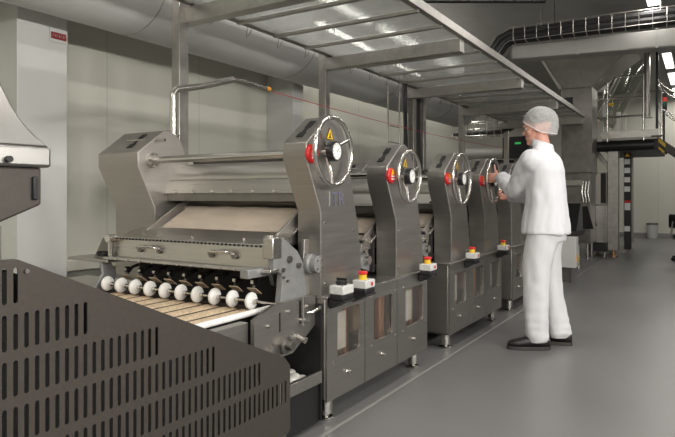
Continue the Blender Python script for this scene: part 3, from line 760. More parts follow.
# tall steel feed hopper on its machine body
fh = empty('feed_hopper', (-1.95,11.6,0), 'wide grey funnel hopper under the white duct, behind the person', 'hopper')
rr = [rect(-.60,.95,-.45,.9,3.72), rect(-.24,.26,-.30,.30,3.08)]
MB().rings(rr[::-1]).build('funnel', M['steel_dark'], fh, .006)
MB().box(-.25,.27,-.31,.31,1.55,3.08).build('throat', M['steel_dark'], fh, .006)
MB().tube([(-.62,-.47,3.74),(-.26,-.33,3.08)], .03, 4).build('funnel_rib', M['galv'], fh)
MB().box(-.20,-.05,-.325,-.31,2.78,2.92).build('dark_port', M['black'], fh)
MB().box(-.22,.24,-.28,.30,.28,1.55).build('machine_body', M['steel_dark'], fh, .006)
MB().box(-.26,.10,-.36,-.28,1.32,1.42).build('front_band', M['steel_h'], fh, .004)
MB().prism([(-.05,.55),(.30,.55),(.20,.95),(.02,.95)],'y',-.34,-.281).build('drive_cover', M['black_gloss'], fh, .004)
for k in range(3): MB().tube([(.12+.05*k,-.30,1.40),(.10+.05*k,-.33,1.2),(.13+.05*k,-.32,1.02)], .018, 8).build('hose', M['chrome'], fh)
for x in (-.16,.18):
    for y in (-.22,.24): MB().cyl((x,y,0),(x,y,.29),.03).build('leg', M['chrome'], fh)

# steel process cabinet right of it
pc = empty('process_cabinet', (-1.72,12.05,0), 'upright steel process cabinet beside the light steel tower column', 'machine cabinet')
MB().box(-.13,.19,-.08,.9,.98,1.58).build('upper_housing', M['steel_side'], pc, .006)
MB().box(-.14,.20,-.10,.9,.26,.96).build('lower_housing', M['steel_h'], pc, .006)
MB().box(-.14,.20,-.12,.9,.10,.25).build('base', M['black'], pc, .004)
MB().box(.09,.18,-.09,-.08,1.0,1.56).build('dark_strip', M['void'], pc)
for k in range(3):
    MB().tube([(-.10+.05*k,-.11,.93),(-.10+.05*k,-.13,.80-.05*k),(-.09+.05*k,-.12,.62)], .010, 8).ell((-.09+.05*k,-.12,.60),(.018,.018,.03)).build('hose', M['black_gloss'], pc)
for x in (-.09,.15):
    for y in (-.05,.8): MB().cyl((x,y,0),(x,y,.11),.03).build('leg', M['chrome'], pc)

# outfeed conveyor with grey electrics box between the line and the far machine
oc = empty('outfeed_conveyor', (-1.75,9.0,0), 'dark low conveyor on the floor beyond the person in white', 'conveyor')
MB().box(-.85,.12,-1.6,1.2,.52,.60).build('belt', M['black'], oc, .01)
MB().box(.10,.15,-1.6,1.2,.44,.52).build('side_rail', M['steel_dark'], oc, .004)
MB().box(-.9,-.85,-1.6,1.2,.44,.62).build('side_rail', M['steel_dark'], oc, .004)
MB().prism([(.4,.60),(1.0,.60),(.92,1.02),(.80,1.02)],'x',-.2,.13).build('drive_cover', M['black_gloss'], oc, .006)
for y in (-1.3,-.2,.9):
    MB().cyl((.08,y,.02),(.08,y,.45),.028).cyl((.08,y,0),(.08,y,.02),.05).build('leg', M['chrome'], oc)
    MB().cyl((-.78,y,0),(-.78,y,.45),.028).build('leg', M['chrome'], oc)
MB().tube([(.09,-1.0,.08),(.10,-.2,.20),(.09,.9,.42)], .025, 10).build('brace', M['steel_dark'], oc)
eb = empty('electrics_box', (-1.50,8.2,.20), 'light grey electrics box with small yellow label behind white trousers', 'box')
MB().box(-.16,.10,-.10,.08,.0,.40).build('housing', M['box_grey'], eb, .008)
MB().box(.100,.106,-.04,.06,.07,.16).build('yellow_label', M['yellow'], eb)
MB().box(-.14,.02,-.02,.04,-.20,0).build('stand', M['steel_dark'], eb)

# mezzanine tower with railings, electrics and stairs
mz = empty('mezzanine_platform', (-1.2,12.0,0), 'raised steel service platform with tube railings at the far right', 'platform')
X0, X1, ZP = -.42, .50, 2.22
MB().box(X0,X1,0,2.6,ZP-.06,ZP).build('deck', M['steel_dark'], mz, .004)
MB().box(X0-.02,X1+.02,-.02,.02,ZP-.02,ZP+.12).build('toe_board', M['galv'], mz, .003)
MB().box(X0,X1,.05,2.5,ZP-.24,ZP-.07).build('deck_beam', M['black'], mz, .01)
MB().cyl((X0-.1,.03,ZP-.16),(X1-.05,.03,ZP-.16),.10).build('black_roller', M['black_gloss'], mz)
for x, y in ((-.23,.12),(-.20,2.45)):
    c = MB().box(x-.09,x+.09,y-.10,y+.10,.12,ZP-.06).build('column', M['galv'], mz, .006)
    MB().cyl((x,y,.0),(x,y,.12),.035).cyl((x,y,0),(x,y,.02),.07).build('column_foot', M['copper'], c)
MB().tube([(-.23,.12,1.55),(-.62,.12,2.1)], .05, 4).build('knee_brace', M['galv'], mz)
rails = [[(X0-.12,0),(X0+.10,0)], [(X0+.10,0),(X1-.22,0)], [(X0-.12,0),(X0-.12,2.5)], [(X1-.05,.7),(X1-.05,2.5)]]
for (a, b) in rails:
    mb = MB()
    for h in (1.12,.72,.38): mb.cyl((a[0],a[1],ZP+h),(b[0],b[1],ZP+h),.018,n=10)
    build_each(mb, 'handrail', M['chrome'], mz)
for x, y in ((X0-.12,0),(X0+.10,0),(X1-.22,0),(X0-.12,1.2),(X0-.12,2.5),(X1-.05,.7),(X1-.05,2.5)):
    MB().cyl((x,y,ZP-.1),(x,y,ZP+1.12),.020,n=10).build('rail_post', M['chrome'], mz)
MB().obox((X0+.05,.02,ZP+.50),(.07,.04,.26)).build('grey_switch', M['box_grey'], mz, .004)
MB().obox((X0+.16,.02,ZP+.62),(.08,.03,.05)).build('yellow_clamp', M['yellow'], mz, .004)
for dx, h in ((.26,.50),(.36,.46)): MB().box(X0+dx-.035,X0+dx+.035,.25,.33,ZP,ZP+h).build('valve_box', M['inner_panel'], mz, .004)
# cable column with switches
cc = empty('cable_column', (-1.25,12.75,0), 'black cable run with small white labels between the steel columns', 'cable run')
MB().box(-.06,.06,-.06,.06,.10,ZP-.25).build('channel', M['black'], cc, .004)
MB().box(-.02,.02,-.02,.02,0,.10).build('foot', M['steel_dark'], cc)
for z in (1.75,1.58,1.40,1.22,.45): MB().box(-.055,.045,-.075,-.06,z,z+.10).build('white_label', M['label_white'], cc)
MB().box(-.05,.05,-.075,-.06,.86,1.05).build('notice', M['label_white'], cc)
MB().box(-.05,.05,-.078,-.0755,1.00,1.05).build('red_band', M['red'], cc)
MB().prism([(-.045,1.90),(.045,1.90),(0,1.98)],'y',-.075,-.06).build('warning_triangle', M['yellow'], cc)
# stair going down to the right
st = empty('steel_stair', (-.70,12.35,0), 'dark steel stair descending to the right from the platform', 'stairs')
for y in (-.02,.78):
    MB().prism([(0,2.22),(0,2.06),(2.55,-.0),(2.75,0)],'y',y-.02,y+.02).build('stringer', M['guard'], st, .004)
    MB().prism([(-.005,2.225),(-.005,2.0),(.10,1.93),(.12,2.12)],'y',y-.026,y-.0205).build('hazard_strip', M['hazard'], st)
    mb = MB().tube([(-.05,y,3.30),(.1,y,3.14),(2.7,y,1.05)],.018,10).tube([(-.02,y,2.80),(.1,y,2.70),(2.7,y,.60)],.014,10)
    build_each(mb, 'handrail', M['chrome'], st)
    for x in (.05,1.35,2.6): MB().cyl((x,y,2.14-.82*x),(x,y,3.18-.82*x),.016,n=10).build('rail_post', M['chrome'], st)
for k in range(9): MB().box(.1+.26*k,.36+.26*k,0,.76,1.98-.213*k,2.01-.213*k).build('tread', M['steel_dark'], st)

# signal lamp on its own pole
p = at(664,100,11.2)
sl = empty('signal_lamp', (p.x,p.y,2.05), 'black signal tower lamp glowing red beside the stair rail', 'signal lamp')
MB().cyl((0,0,0),(0,0,.72),.012).build('pole', M['black_gloss'], sl)
MB().cyl((0,0,0),(0,0,.012),.05).build('foot', M['black_gloss'], sl)
for z0, m, nm in ((.72,'black_gloss','base_section'),(.80,'green_lens','green_section'),(.88,'red_led','red_section'),(.95,'black_gloss','top_section')):
    MB().cyl((0,0,z0),(0,0,z0+.075),.05 if 'section' in nm else .05).build(nm, M[m], sl)

# poles from the ceiling by the platform
for (x_, d_, r_, m_, zb, lab) in ((647,10.9,.055,'galv',2.60,'thick grey pole dropping from the ceiling onto the platform'), (657,10.6,.022,'black_gloss',2.22,'thin black pole rising from platform corner to the ceiling')):
    p = at(x_,100,d_)
    q = empty('ceiling_pole', (p.x,p.y,0), lab, 'pole')
    MB().cyl((0,0,zb),(0,0,ZC),r_).build('pole_tube', M[m_], q)
    MB().box(-.09,.09,-.09,.09,zb-.02,zb).box(-.09,.09,-.09,.09,ZC-.015,ZC).build('pole_flange', M[m_], q)

# clear film sleeve beside the hopper
p0, p1 = at(640,62,11.6), at(606,124,11.6)
sv = empty('clear_sleeve', tuple(p1), 'shiny clear plastic sleeve slanting down beside the grey funnel', 'chute')
d = p0-p1
MB().tube([V((0,0,0)), d*.35+V((0,0,-.03)), d*.7, d], [.16,.18,.19,.20], 20).build('sleeve', M['film'], sv)
MB().tube([V((-.2,-.1,.1)), d+V((-.22,-.1,.1))], .03, 6).build('strut', M['galv'], sv)
# bright white cover panel right of the funnel
pts = [at(607,57,11.8), at(630,56,11.8), at(604,90,11.8), at(590,90,11.8)]
sh_ = empty('white_chute', tuple(pts[3]), 'white sheet chute slanting between the funnel and the clear sleeve', 'chute')
bk = [q+V((-.05,.25,0)) for q in pts]
MB().rings([[q-pts[3] for q in pts],[q-pts[3] for q in bk]]).build('chute_body', M['white_plastic'], sh_, .004)

# white duct and black cable tray crossing above the hopper
a0, a1 = at(512,53,8.9), at(640,42,8.28)
a1 = V((a1.x, a1.y, a0.z))
wd = empty('white_duct', tuple(a0), 'white air duct crossing under the ceiling above the grey funnel', 'duct')
d = V((1.0,.02,0)) ; dn = (a1-a0).normalized()
MB().tube([V((0,0,0)), dn*3.6], .115, 4).build('duct_body', M['white_duct'], wd, .01) if False else None
side = V((-dn.y,dn.x,0))
def bar(p, q, w, h):
    dd = (q-p).normalized(); s_ = V((-dd.y,dd.x,0)).normalized()*w/2; u_ = V((0,0,h/2))
    return [[p-s_-u_,p+s_-u_,p+s_+u_,p-s_+u_],[q-s_-u_,q+s_-u_,q+s_+u_,q-s_+u_]]
MB().rings(bar(V((-.0,0,0)), dn*3.8, .30, .25)).build('duct_body', M['white_duct'], wd, .02)
mb = MB()
for t in (.9,1.9,2.9): mb.rings(bar(dn*t, dn*(t+.03), .32, .27))
build_each(mb, 'duct_joint', M['white_duct'], wd)
for t in (.6,2.2): MB().cyl(dn*t+V((0,0,.09)), dn*t+V((0,0,ZC-a0.z)), .008, n=6).build('hanger', M['steel_dark'], wd)
b0, b1 = at(512,40,8.6), at(645,24,7.79); b1 = V((b1.x,b1.y,b0.z)); bn = (b1-b0).normalized()
ct = empty('cable_tray', tuple(b0), 'curved wire basket tray of black cables above the white duct', 'cable tray')
path = [V((0,0,0))-bn*.22+V((0,0,-.85)), -bn*.22+V((0,0,-.35)), -bn*.19+V((0,0,-.17)), -bn*.10+V((0,0,-.05)), V((0,0,0)), bn*1.0, bn*2.0, bn*3.6]
sd = V((-bn.y,bn.x,0))
def off(p, i, s_, n_):
    tn = (path[min(i+1,7)]-path[max(i-1,0)]).normalized(); up = sd.cross(tn)*-1
    if up.z < -.01: up = -up
    return p + sd*s_ + up*n_
mb = MB()
for lay in (0, 1):
    for k in range(5):
        mb.tube([off(p,i,-.12+.06*k,.01+.075*lay+.008*(k%2)) for i, p in enumerate(path)], .043, 8)
mb.build('cables', M['cable'], ct)
mb = MB()
for s_ in (-.17,.17):
    for n_ in (-.05,.14): mb.tube([off(p,i,s_,n_) for i, p in enumerate(path)], .006, 6)
for k in range(22):
    c = bn*(.05+.16*k); mb.tube([c+sd*-.17+V((0,0,.14)), c+sd*-.17+V((0,0,-.05)), c+sd*.17+V((0,0,-.05)), c+sd*.17+V((0,0,.14))], .005, 5)
mb.build('wire_basket', M['galv'], ct)
for t in (.4,1.9,3.2): MB().cyl(bn*t+V((0,0,.05)), bn*t+V((0,0,ZC-b0.z)), .008, n=6).build('hanger', M['steel_dark'], ct)

# thin dark pipe below the ceiling
a, b = at(420,16,8.2), at(545,-1,8.2); a.z = b.z = 3.85
cp_ = empty('ceiling_pipe', tuple(a), 'thin dark pipe running below the ceiling above the canopy', 'pipe')
MB().cyl((0,0,0), b-a, .035).build('pipe', M['black_gloss'], cp_)
for t in (.15,.55,.9): MB().cyl((b-a)*t, (b-a)*t+V((0,0,.15)), .008, n=6).build('hanger', M['steel_dark'], cp_)

# wire basket, pipes and a cabinet beyond the far posts
bt = empty('basket_tray', (-3.7,11.4,2.36), 'wire basket with black cables hanging under the far canopy edge', 'cable tray')
mb = MB()
for k in range(6): mb.tube([(-.55,-.15+.045*k,0),(.25,-.15+.045*k,.01),(.45,-.12+.05*k,.03),(.60-.02*k,.05+.05*k,.10),(.68-.03*k,.30+.02*k,.22)], .03, 8)
mb.build('cables', M['cable'], bt)
mb = MB()
for k in range(8): mb.tube([(-.55+.14*k,-.20,.22),(-.55+.14*k,-.20,-.05),(-.55+.14*k,.14,-.05),(-.55+.14*k,.14,.22)], .007, 6)
for y in (-.20,.14):
    for z in (-.05,.08,.22): mb.cyl((-.55,y,z),(.45,y,z),.007,n=6)
mb.build('wire_basket', M['chrome'], bt)
for x in (-.3,.3): MB().cyl((x,-.03,-.05),(x,-.03,ZC-2.36),.008,n=6).build('hanger', M['steel_dark'], bt)
pp = empty('wide_pipe', (-3.6,12.3,2.03), 'wide pale pipe crossing beyond the hanging wire basket', 'pipe')
MB().cyl((-.75,0,0),(.55,.15,0),.12,n=28).build('pipe', M['white_duct'], pp)
for x in (-.5,.4): MB().cyl((x,.06+.1*x,-.11),(x,.06+.1*x,-2.03),.03).build('pipe_stand', M['steel_dark'], pp)
dp = empty('dark_pipe', (-3.4,12.8,1.80), 'dark pipe at the far end below the wide pale pipe', 'pipe')
MB().cyl((-.6,0,0),(.5,.2,0),.13,n=24).build('pipe', M['black_gloss'], dp)
for x in (-.4,.3): MB().cyl((x,.1+.18*x,-.12),(x,.1+.18*x,-1.80),.03).build('pipe_stand', M['steel_dark'], dp)
p = at(517,143,12.2)
cb = empty('control_console', (p.x,p.y,0), 'black control console with a small green lamp past the person face', 'control console')
MB().box(-.28,.28,-.08,.25,1.92,2.36).build('console_case', M['black_gloss'], cb, .01)
MB().box(-.02,.10,-.09,-.08,2.20,2.24).build('green_display', M['green_led'], cb)
MB().box(-.06,.06,.0,.12,0,1.92).build('stand', M['steel_dark'], cb)
wp = empty('white_pipe_frame', (-3.05,8.0,0), 'bent pale tube frame standing behind the fourth station', 'frame')
MB().tube([(0,-.3,0),(0,-.3,1.55),(0,-.25,1.60),(0,.35,1.60),(0,.40,1.55),(0,.40,0)], .02, 10).build('tube_frame', M['chrome'], wp)
MB().box(-.02,.02,-.26,.36,1.38,1.56).build('white_panel', M['white_plastic'], wp, .004)

# bin and chairs by the back wall
bn_ = empty('waste_bin', (-1.17,18.0,0), 'small pale bin standing on the floor against the back wall', 'bin')
MB().lathe((0,0,0),(0,0,1),[(0,.125),(.02,.13),(.36,.14),(.36,.13),(.05,.12)],28).build('bin_body', M['box_grey'], bn_)
MB().lathe((0,0,.36),(0,0,1),[(0,.145),(.04,.145),(.05,.12),(.05,0)],28).build('bin_rim', M['steel_dark'], bn_)
def office_chair(loc, rz, label):
    r_ = empty('office_chair', loc, label, 'chair', 'black office chairs at the far right', rz)
    MB().box(-.21,.21,-.20,.22,.40,.46).build('seat', M['black'], r_, .03)
    MB().box(-.18,.18,-.27,-.22,.58,.82).build('backrest', M['black'], r_, .03)
    MB().tube([(0,-.05,.39),(0,-.28,.40),(0,-.31,.48),(0,-.28,.70)], .014, 10).build('back_bar', M['chrome'], r_)
    MB().cyl((0,0,.10),(0,0,.41),.025).build('gas_column', M['black_gloss'], r_)
    for k in range(5):
        a = 2*pi*k/5
        lg = MB().tube([(0,0,.12),(.28*cos(a),.28*sin(a),.075)], [.025,.017], 8).build('leg', M['black_gloss'], r_)
        MB().cyl((.27*cos(a)-.02*sin(a),.27*sin(a)+.02*cos(a),.03),(.27*cos(a)+.02*sin(a),.27*sin(a)-.02*cos(a),.03),.03).build('castor', M['black_gloss'], lg)
    return r_
office_chair((-.20,11.75,0), radians(-60), 'black office chair cut by the right edge of the photo')
office_chair((.0,13.3,0), radians(-60), 'black office chair mostly outside the frame behind the nearer chair')

# ------------------------------------------------------------------ ceiling lamps
GL = 'tubular ceiling lamps in the right hand row'
lampY = [-2.2, .8, 3.4, 5.9, 8.36, 13.0, 15.05, 17.1]
names = {13.0:'lit ceiling lamp at the upper right corner, nearer one of the close pair', 15.05:'lit ceiling lamp at the upper right corner, farther one of the close pair', 8.36:'nearest visible ceiling lamp at the top edge right of the black tray'}
LP = 1.0
def lamp(x, y, z, label, group, power):
    r_ = empty('ceiling_lamp', (x,y,z), label, 'lamp', group)
    MB().box(-.08,.08,-.72,.72,0,.06).build('lamp_body', M['lamp_body'], r_, .006)
    MB().box(-.07,.07,-.70,.70,-.025,0).build('diffuser', M['tube_light'], r_, .006)
    MB().cyl((0,-.5,.06),(0,-.5,ZC-z),.005,n=6).cyl((0,.5,.06),(0,.5,ZC-z),.005,n=6).build('hanger', M['steel_dark'], r_)
    l = bpy.data.lights.new('lamp_light', 'AREA'); l.shape = 'RECTANGLE'; l.size = .14; l.size_y = 1.4; l.energy = power; l.color = (1,.965,.91)
    o = bpy.data.objects.new('lamp_light', l); COL.objects.link(o); o.parent = r_; o.location = (0,0,-.03)
    return r_
for y in lampY: lamp(-.57, y, 3.74, names.get(y, 'ceiling lamp of the right hand row outside the picture'), GL, 60)
for y in (-2.2,.8,3.8,6.8,9.8,12.8): lamp(2.0, y, 3.74, 'added unseen ceiling lamp of the outer row', 'added tubular ceiling lamps in the outer row', 55)  # unseen row added to brighten the left wall
for y in (-2.6,-.6,2.3,4.9): lamp(-2.8, y, 3.74, 'added unseen ceiling lamp of the row above the machines', 'added tubular ceiling lamps above the machines', 70)  # unseen row added to light the duct, wall and station fronts
for y, lb in ((7.0,'ceiling lamp glowing through the nearer bays of the canopy sheets'),(8.7,'ceiling lamp glowing through the middle bays of the canopy sheets'),(10.9,'ceiling lamp glowing through the far bays of the canopy sheets')): lamp(-4.2, y, 3.74, lb, 'tubular ceiling lamps behind the round duct', 40)
for y in (-2.4,-.6,1.2,3.0):  # unseen fill lamps added to light the left wall and person sideways
    r_ = empty('fill_wall_lamp', (XR,y,2.35), 'added unseen fill lamp on the right hand wall', 'lamp', 'added fill lamps on the right hand wall')
    MB().box(-.09,0,-.6,.6,-.13,.13).build('lamp_body', M['lamp_body'], r_, .006)
    MB().box(-.115,-.09,-.58,.58,-.11,.11).build('diffuser', M['tube_light'], r_, .006)
    l = bpy.data.lights.new('lamp_light', 'AREA'); l.shape = 'RECTANGLE'; l.size = 1.16; l.size_y = .22; l.energy = 270; l.color = (1,.97,.92)
    o = bpy.data.objects.new('lamp_light', l); COL.objects.link(o); o.parent = r_; o.location = (-.12,0,0); o.rotation_euler = (pi/2,0,-pi/2)
    o.matrix_local = Matrix.Translation((-.12,0,0)) @ V((-1,0,-.08)).to_track_quat('-Z','Y').to_matrix().to_4x4() @ Matrix.Rotation(0,4,'Z')


# ------------------------------------------------------------------ person
PX, PY, PR = -1.005, 4.62, radians(184)
def remeshed(mb, name, m, parent, voxel, smooth=6, fn=None):
    """fuse overlapping solids into one continuous skin"""
    bmesh.ops.recalc_face_normals(mb.bm, faces=list(mb.bm.faces))
    me = bpy.data.meshes.new('t'); mb.bm.to_mesh(me); mb.bm.free()
    o = bpy.data.objects.new('t', me); COL.objects.link(o)
    a = o.modifiers.new('r', 'REMESH'); a.mode = 'VOXEL'; a.voxel_size = voxel
    b = o.modifiers.new('s', 'SMOOTH'); b.iterations = smooth; b.factor = .5
    bpy.context.view_layer.update()
    me2 = bpy.data.meshes.new_from_object(o.evaluated_get(bpy.context.evaluated_depsgraph_get()))
    bpy.data.objects.remove(o); bpy.data.meshes.remove(me)
    me2.name = name
    if fn:
        nv = [v.normal.copy() for v in me2.vertices]
        for v, n in zip(me2.vertices, nv): v.co += n*fn(v.co)
    me2.materials.clear()
    for mm in (m if isinstance(m, (list,tuple)) else [m]): me2.materials.append(mm)
    me2.shade_smooth()
    q = bpy.data.objects.new(name, me2); COL.objects.link(q)
    if parent: q.parent = parent
    return q
def ering(c, rx, ry, n=28, tilt=0, p=2.3):
    out = []
    for k in range(n):
        a = 2*pi*k/n; ca, sa = cos(a), sin(a)
        x = rx*math.copysign(abs(ca)**(2/p), ca); y = ry*math.copysign(abs(sa)**(2/p), sa)
        out.append(V((c[0]+x, c[1]+y, c[2]+tilt*x)))
    return out
def W(x, y, z):          # world -> person space
    v = Matrix.Rotation(-PR, 3, 'Z') @ V((x-PX, y-PY, z)); return v
def chain(mb, pts, rs, n=16, sub=6):
    """smooth tapered limb through pts with ball ends"""
    pts = [V(p) for p in pts]; P, Rr = [], []
    for i in range(len(pts)-1):
        p0 = pts[max(i-1,0)]; p1 = pts[i]; p2 = pts[i+1]; p3 = pts[min(i+2,len(pts)-1)]
        for k in range(sub + (1 if i == len(pts)-2 else 0)):
            t = k/sub
            P.append(.5*((2*p1)+(p2-p0)*t+(2*p0-5*p1+4*p2-p3)*t*t+(3*p1-p0-3*p2+p3)*t**3)); Rr.append(rs[i]*(1-t)+rs[i+1]*t)
    mb.tube(P, Rr, n); mb.ell(pts[0], rs[0]*.98, None, 12, 8); mb.ell(pts[-1], rs[-1]*.98, None, 12, 8)

person = empty('person', (PX,PY,0), 'person in white coat, white trousers and hair net turning a hand wheel', 'person', None, PR)
body = MB()
HZ = 1.655
HM = rot('Z', 7) @ rot('Y', 9)         # head turned a little and looking down
HC = V((.070,0,HZ))
def hp_(x, y, z): return HC + HM @ V((x,y,z))
def hell(x, y, z, rx, ry, rz, Mx=None): body.ell(hp_(x,y,z), (rx,ry,rz), HM @ (Mx or Matrix.Identity(3)), 20, 14)
hell(-.012,0,.030,.098,.077,.092)       # skull
hell(.030,0,-.02,.066,.062,.085)        # face
hell(.040,0,-.080,.050,.046,.038)       # jaw
hell(.072,0,-.106,.022,.024,.018)       # chin
hell(.086,0,-.010,.016,.010,.030, rot('Y',-18))   # nose bridge
hell(.100,0,-.030,.018,.013,.013)       # nose tip
hell(.082,0,.024,.022,.050,.012)        # brow
hell(.086,0,-.064,.012,.024,.007); hell(.083,0,-.076,.012,.021,.008)   # lips
for s in (-1,1):
    hell(.060,s*.040,-.030,.022,.022,.022)         # cheek
    hell(-.005,s*.074,-.012,.022,.008,.034, rot('Z',s*18))   # ear
chain(body, [(.01,0,1.40),(.03,0,1.50),hp_(-.01,0,-.05)], [.075,.058,.058])
# torso, legs
body.rings([ering((0,0,.86),.10,.15), ering((0,0,.95),.115,.165), ering((.0,0,1.10),.10,.145), ering((.02,0,1.28),.11,.17), ering((.03,0,1.39),.08,.165), ering((.03,0,1.46),.05,.09)])
fl, fr = W(-1.05,4.490,.09), W(-.945,4.730,.09)
hipL, hipR = V((0,.085,.92)), V((0,-.085,.92))
kneeL, kneeR = (hipL+fl)/2+V((.035,.0,-.01)), (hipR+fr)/2+V((.035,0,-.01))
for h_, k_, a_ in ((hipL,kneeL,fl),(hipR,kneeR,fr)):
    chain(body, [h_,k_,a_], [.085,.055,.040])
shL, shR = V((.075,.180,1.400)), V((.085,-.180,1.400))
WY = YF[3]+.54/2-.07; WZ = 1.355-.075-.018; WR = .200-.012
wrL = W(-1.43, WY-WR-.012, 1.285); wrR = W(-1.425, WY+WR*.62+.015, 1.262-WR*.78+.01)
def elbow(s_, w_, l1, l2, dn):
    d_ = w_-s_; D = min(d_.length, l1+l2-.005); a_ = (l1*l1-l2*l2+D*D)/(2*D); h_ = math.sqrt(max(l1*l1-a_*a_, 1e-4))
    u_ = d_.normalized(); n_ = V(dn); n_ = (n_-u_*n_.dot(u_)).normalized(); return s_+u_*a_+n_*h_
elL, elR = elbow(shL, wrL, .345, .30, (-.1,.25,-1)), elbow(shR, wrR, .34, .30, (-.1,-.4,-1))
chain(body, [shL,elL,wrL], [.055,.043,.029]); chain(body, [shR,elR,wrR], [.055,.043,.029])
def hand(wr, a, u, p):
    """a: along the hand, u: thumb side, p: the way the palm faces"""
    a, u, p = V(a).normalized(), V(u).normalized(), V(p).normalized()
    Mh = Matrix((a,u,p)).transposed()
    body.ell(wr+a*.048, (.055,.042,.016), Mh, 16, 10); body.ell(wr+a*.008, (.034,.029,.020), Mh, 12, 8)
    body.ell(wr+a*.03+u*.026+p*.010, (.032,.016,.016), Mh, 12, 8)
    for q, (o, l) in enumerate(((.033,.92),(.011,1.0),(-.011,.95),(-.032,.78))):
        k = wr+a*(.090-.004*abs(q-1))+u*o; ang = 0; pts = [wr+a*.05+u*o*.8, k]
        for seg, turn in ((.043*l,38),(.027*l,78),(.021*l,62)):
            ang += radians(turn); k = k + (a*cos(ang)+p*sin(ang))*seg; pts.append(k)
        chain(body, pts, [.0095,.0105,.0098,.0088,.0075], 10, 4)
    t0 = wr+a*.028+u*.030+p*.008
    chain(body, [t0, t0+a*.022+u*.030+p*.006, t0+a*.030+u*.058+p*.008, t0+a*.033+u*.080+p*.006], [.013,.0125,.0105,.0085], 10, 4)
RM = Matrix.Rotation(-PR, 3, 'Z')
hand(wrL, RM @ V((-1,.12,.0)), RM @ V((.05,0,1)), RM @ V((.12,1,0)))
hand(wrR, RM @ V((-1,.12,.0)), RM @ V((.0,.75,.65)), RM @ V((.05,-.6,.8)))
remeshed(body, 'body', M['skin'], person, .0052, 3)
# eyes, brows, hair
for s in (-1,1):
    e = MB().ell(hp_(.074,s*.031,.002), .0125).build('eye', M['eye'], person)
    MB().ell(hp_(.0835,s*.032,.001), .0055).build('iris', M['iris'], e)
    MB().tube([hp_(.088,s*.015,.022),hp_(.086,s*.033,.026),hp_(.070,s*.050,.020)], [.004,.005,.003], 8).build('eyebrow', M['hair'], person)
hr = MB()
hrings = []
for j in range(11):
    ph = radians(8+8.6*j); ring = []
    for k in range(36):
        a = 2*pi*k/36; f = cos(a)
        ext = 1 if f < .2 else max(.55, 1-.42*(f-.2))        # hair line higher over the forehead
        q = ph*ext
        ring.append(hp_(-.014+.108*sin(q)*f, .085*sin(q)*sin(a), .030+.100*cos(q)))
    hrings.append(ring)
hr.rings(hrings).build('hair', M['hair'], person)
nr = []
for j in range(18):
    t_ = (j+.6)/17.6; ring = []
    for k in range(56):
        a = 2*pi*k/56; f = cos(a)
        qm = radians(136+(34*-f if f < 0 else -62*f))
        q = qm*t_; b = 1+.05*noise.noise((5*cos(a),5*sin(a),j*.5))
        rb = sin(q) if q < pi/2 else 1-.16*(q-pi/2)
        rx = .140 if f < 0 else .118
        ring.append(hp_(-.022+rx*b*rb*f, .100*b*rb*sin(a), .030+.126*b*cos(q)*(1 if q < pi/2 else .85)))
    nr.append(ring)
net = MB().rings(nr, cap=False)
net.bm.faces.new([v for v in net.bm.verts][:56])
nob = net.build('hair_net', M['net'], person)
bd = MB().tube([p_ for p_ in nr[-1]], .0028, 8, closed=True)
bd.build('net_band', M['coat'], nob)
# coat
coat = MB()
def wr_noise(v):
    arm = max(0, min(1, ((v.x*.9+abs(v.y)*.3)-.16)*6))
    fold = abs(noise.noise((v.x*15+v.z*9,v.y*9,v.z*12)))
    return .014*noise.noise((v.x*10,v.y*10,v.z*2.6)) + .006*noise.noise((v.x*22,v.y*22,v.z*10+3)) - arm*.024*(.35-fold)
coat.rings([ering((.005,0,.850),.172,.220), ering((.005,0,.93),.164,.212), ering((.002,0,1.05),.148,.196), ering((.006,0,1.20),.142,.198), ering((.016,0,1.33),.142,.210), ering((.020,0,1.405),.124,.200,28,.05), ering((.022,0,1.458),.090,.140,28,.10), ering((.026,0,1.492),.075,.085,28,.2), ering((.032,0,1.530),.074,.076,28,.25)])
def sleeve(s, e, w):
    w2 = e + (w-e)*.93
    chain(coat, [s, s+(e-s)*.5, e, e+(w2-e)*.5, w2], [.088,.082,.076,.066,.056], 18, 6)
sleeve(shL, elL, wrL); sleeve(shR, elR, wrR)
ct_ = remeshed(coat, 'coat', M['coat'], person, .011, 5, wr_noise)
col = MB()
rs = []
for z, r_, dx in ((1.490,.084,.026),(1.522,.080,.030),(1.548,.078,.034),(1.545,.072,.034),(1.50,.070,.028)):
    rs.append(ering((dx,0,z), r_, r_*1.0, 28, .35))
col.rings(rs, cap=False).build('collar', M['coat'], ct_)
for w_, e_ in ((wrL,elL),(wrR,elR)):
    d_ = (w_-e_).normalized(); MB().lathe(w_-d_*.055, d_, [(0,.046),(.004,.050),(.035,.049),(.038,.044),(.036,.036),(.01,.036)], 22).build('cuff', M['coat'], ct_)
# trousers
tr_ = MB()
tr_.rings([ering((0,0,.80),.135,.175), ering((0,0,.90),.145,.195), ering((0,0,1.02),.135,.19)])
for h_, k_, a_ in ((hipL,kneeL,fl),(hipR,kneeR,fr)):
    an = V((a_.x-.005,a_.y,.095))
    chain(tr_, [h_+V((0,0,-.02)), (h_+k_)/2+V((.01,0,0)), k_, (k_+an)/2, an], [.120,.108,.092,.088,.088], 22, 6)
def tr_noise(v):
    low = max(0, 1-v.z/.45)
    return .013*noise.noise((v.x*9,v.y*9,v.z*3.2+7)) + .006*noise.noise((v.x*18,v.y*18,v.z*9)) + low*.010*noise.noise((v.x*8,v.y*8,v.z*26))
to_ = remeshed(tr_, 'trousers', M['trousers'], person, .011, 5, tr_noise)
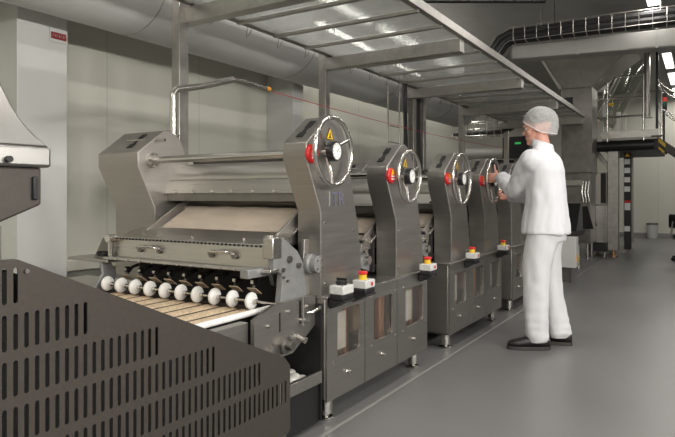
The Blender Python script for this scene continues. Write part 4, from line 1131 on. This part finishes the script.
# cut the trouser ends off flat above the shoes
bmx = bmesh.new(); bmx.from_mesh(to_.data)
bmesh.ops.bisect_plane(bmx, geom=list(bmx.verts)+list(bmx.edges)+list(bmx.faces), plane_co=(0,0,.060), plane_no=(0,0,-1), clear_outer=True)
bmx.to_mesh(to_.data); bmx.free(); to_.data.shade_smooth()
# shoes
for nm, f_, yaw in (('L',fl,24),('R',fr,4)):
    Ms = rot('Z', yaw); o_ = V((f_.x,f_.y,0))
    def sp(x, y, z): return o_ + Ms @ V((x,y,z))
    sh2 = MB(); ringz = []
    prof = [(-.100,.018,.070,.05),(-.090,.034,.095,.0),(-.04,.042,.112,0),(.02,.045,.110,0),(.06,.048,.100,0),(.10,.051,.086,0),(.14,.051,.077,0),(.175,.046,.070,0),(.197,.034,.060,0),(.210,.014,.044,0)]
    for (x, hw, h, _) in prof:
        ring = []
        for k in range(18):
            a = 2*pi*k/18; y = hw*math.copysign(abs(cos(a))**.75, cos(a)); z = .022+(h-.022)*(.5+.5*sin(a)) if True else 0
            ring.append(sp(x, y, z))
        ringz.append(ring)
    s_ob = sh2.rings(ringz).build('shoe', M['shoe'], person)
    sl2 = MB(); ol = []
    for k in range(32):
        a = 2*pi*k/32; x = .057+.160*cos(a); hw = .050*(1+.10*cos(a))*math.copysign(abs(sin(a))**.8, sin(a)); ol.append(sp(x,hw,0))
    sl2.rings([ol,[p_+V((0,0,.026)) for p_ in ol]]).build('sole', M['sole'], s_ob, .003)
    mb = MB()
    for q in range(4): mb.tube([sp(.045+.022*q,-.024,.100-.009*q),sp(.050+.022*q,0,.108-.009*q),sp(.045+.022*q,.024,.100-.009*q)], .0035, 6)
    mb.build('lace', M['sole'], s_ob)

# ------------------------------------------------------------------ camera, world, colour
cam = bpy.data.cameras.new('camera'); cam.sensor_width = 36; cam.lens = 590/675*36; cam.shift_y = -(218.5-196)/675
cam.clip_start = .05; cam.clip_end = 100
co = bpy.data.objects.new('camera', cam); COL.objects.link(co); co.location = (0,0,1.135); co.rotation_euler = (pi/2,0,radians(31.8))
SC.camera = co
w = bpy.data.worlds.new('world'); SC.world = w; w.use_nodes = True
w.node_tree.nodes['Background'].inputs['Color'].default_value = (.5,.5,.5,1); w.node_tree.nodes['Background'].inputs['Strength'].default_value = .05
SC.view_settings.view_transform = 'Standard'; SC.view_settings.look = 'None'; SC.view_settings.gamma = 1
SC.view_settings.use_curve_mapping = False
SC.view_settings.exposure = -1.45
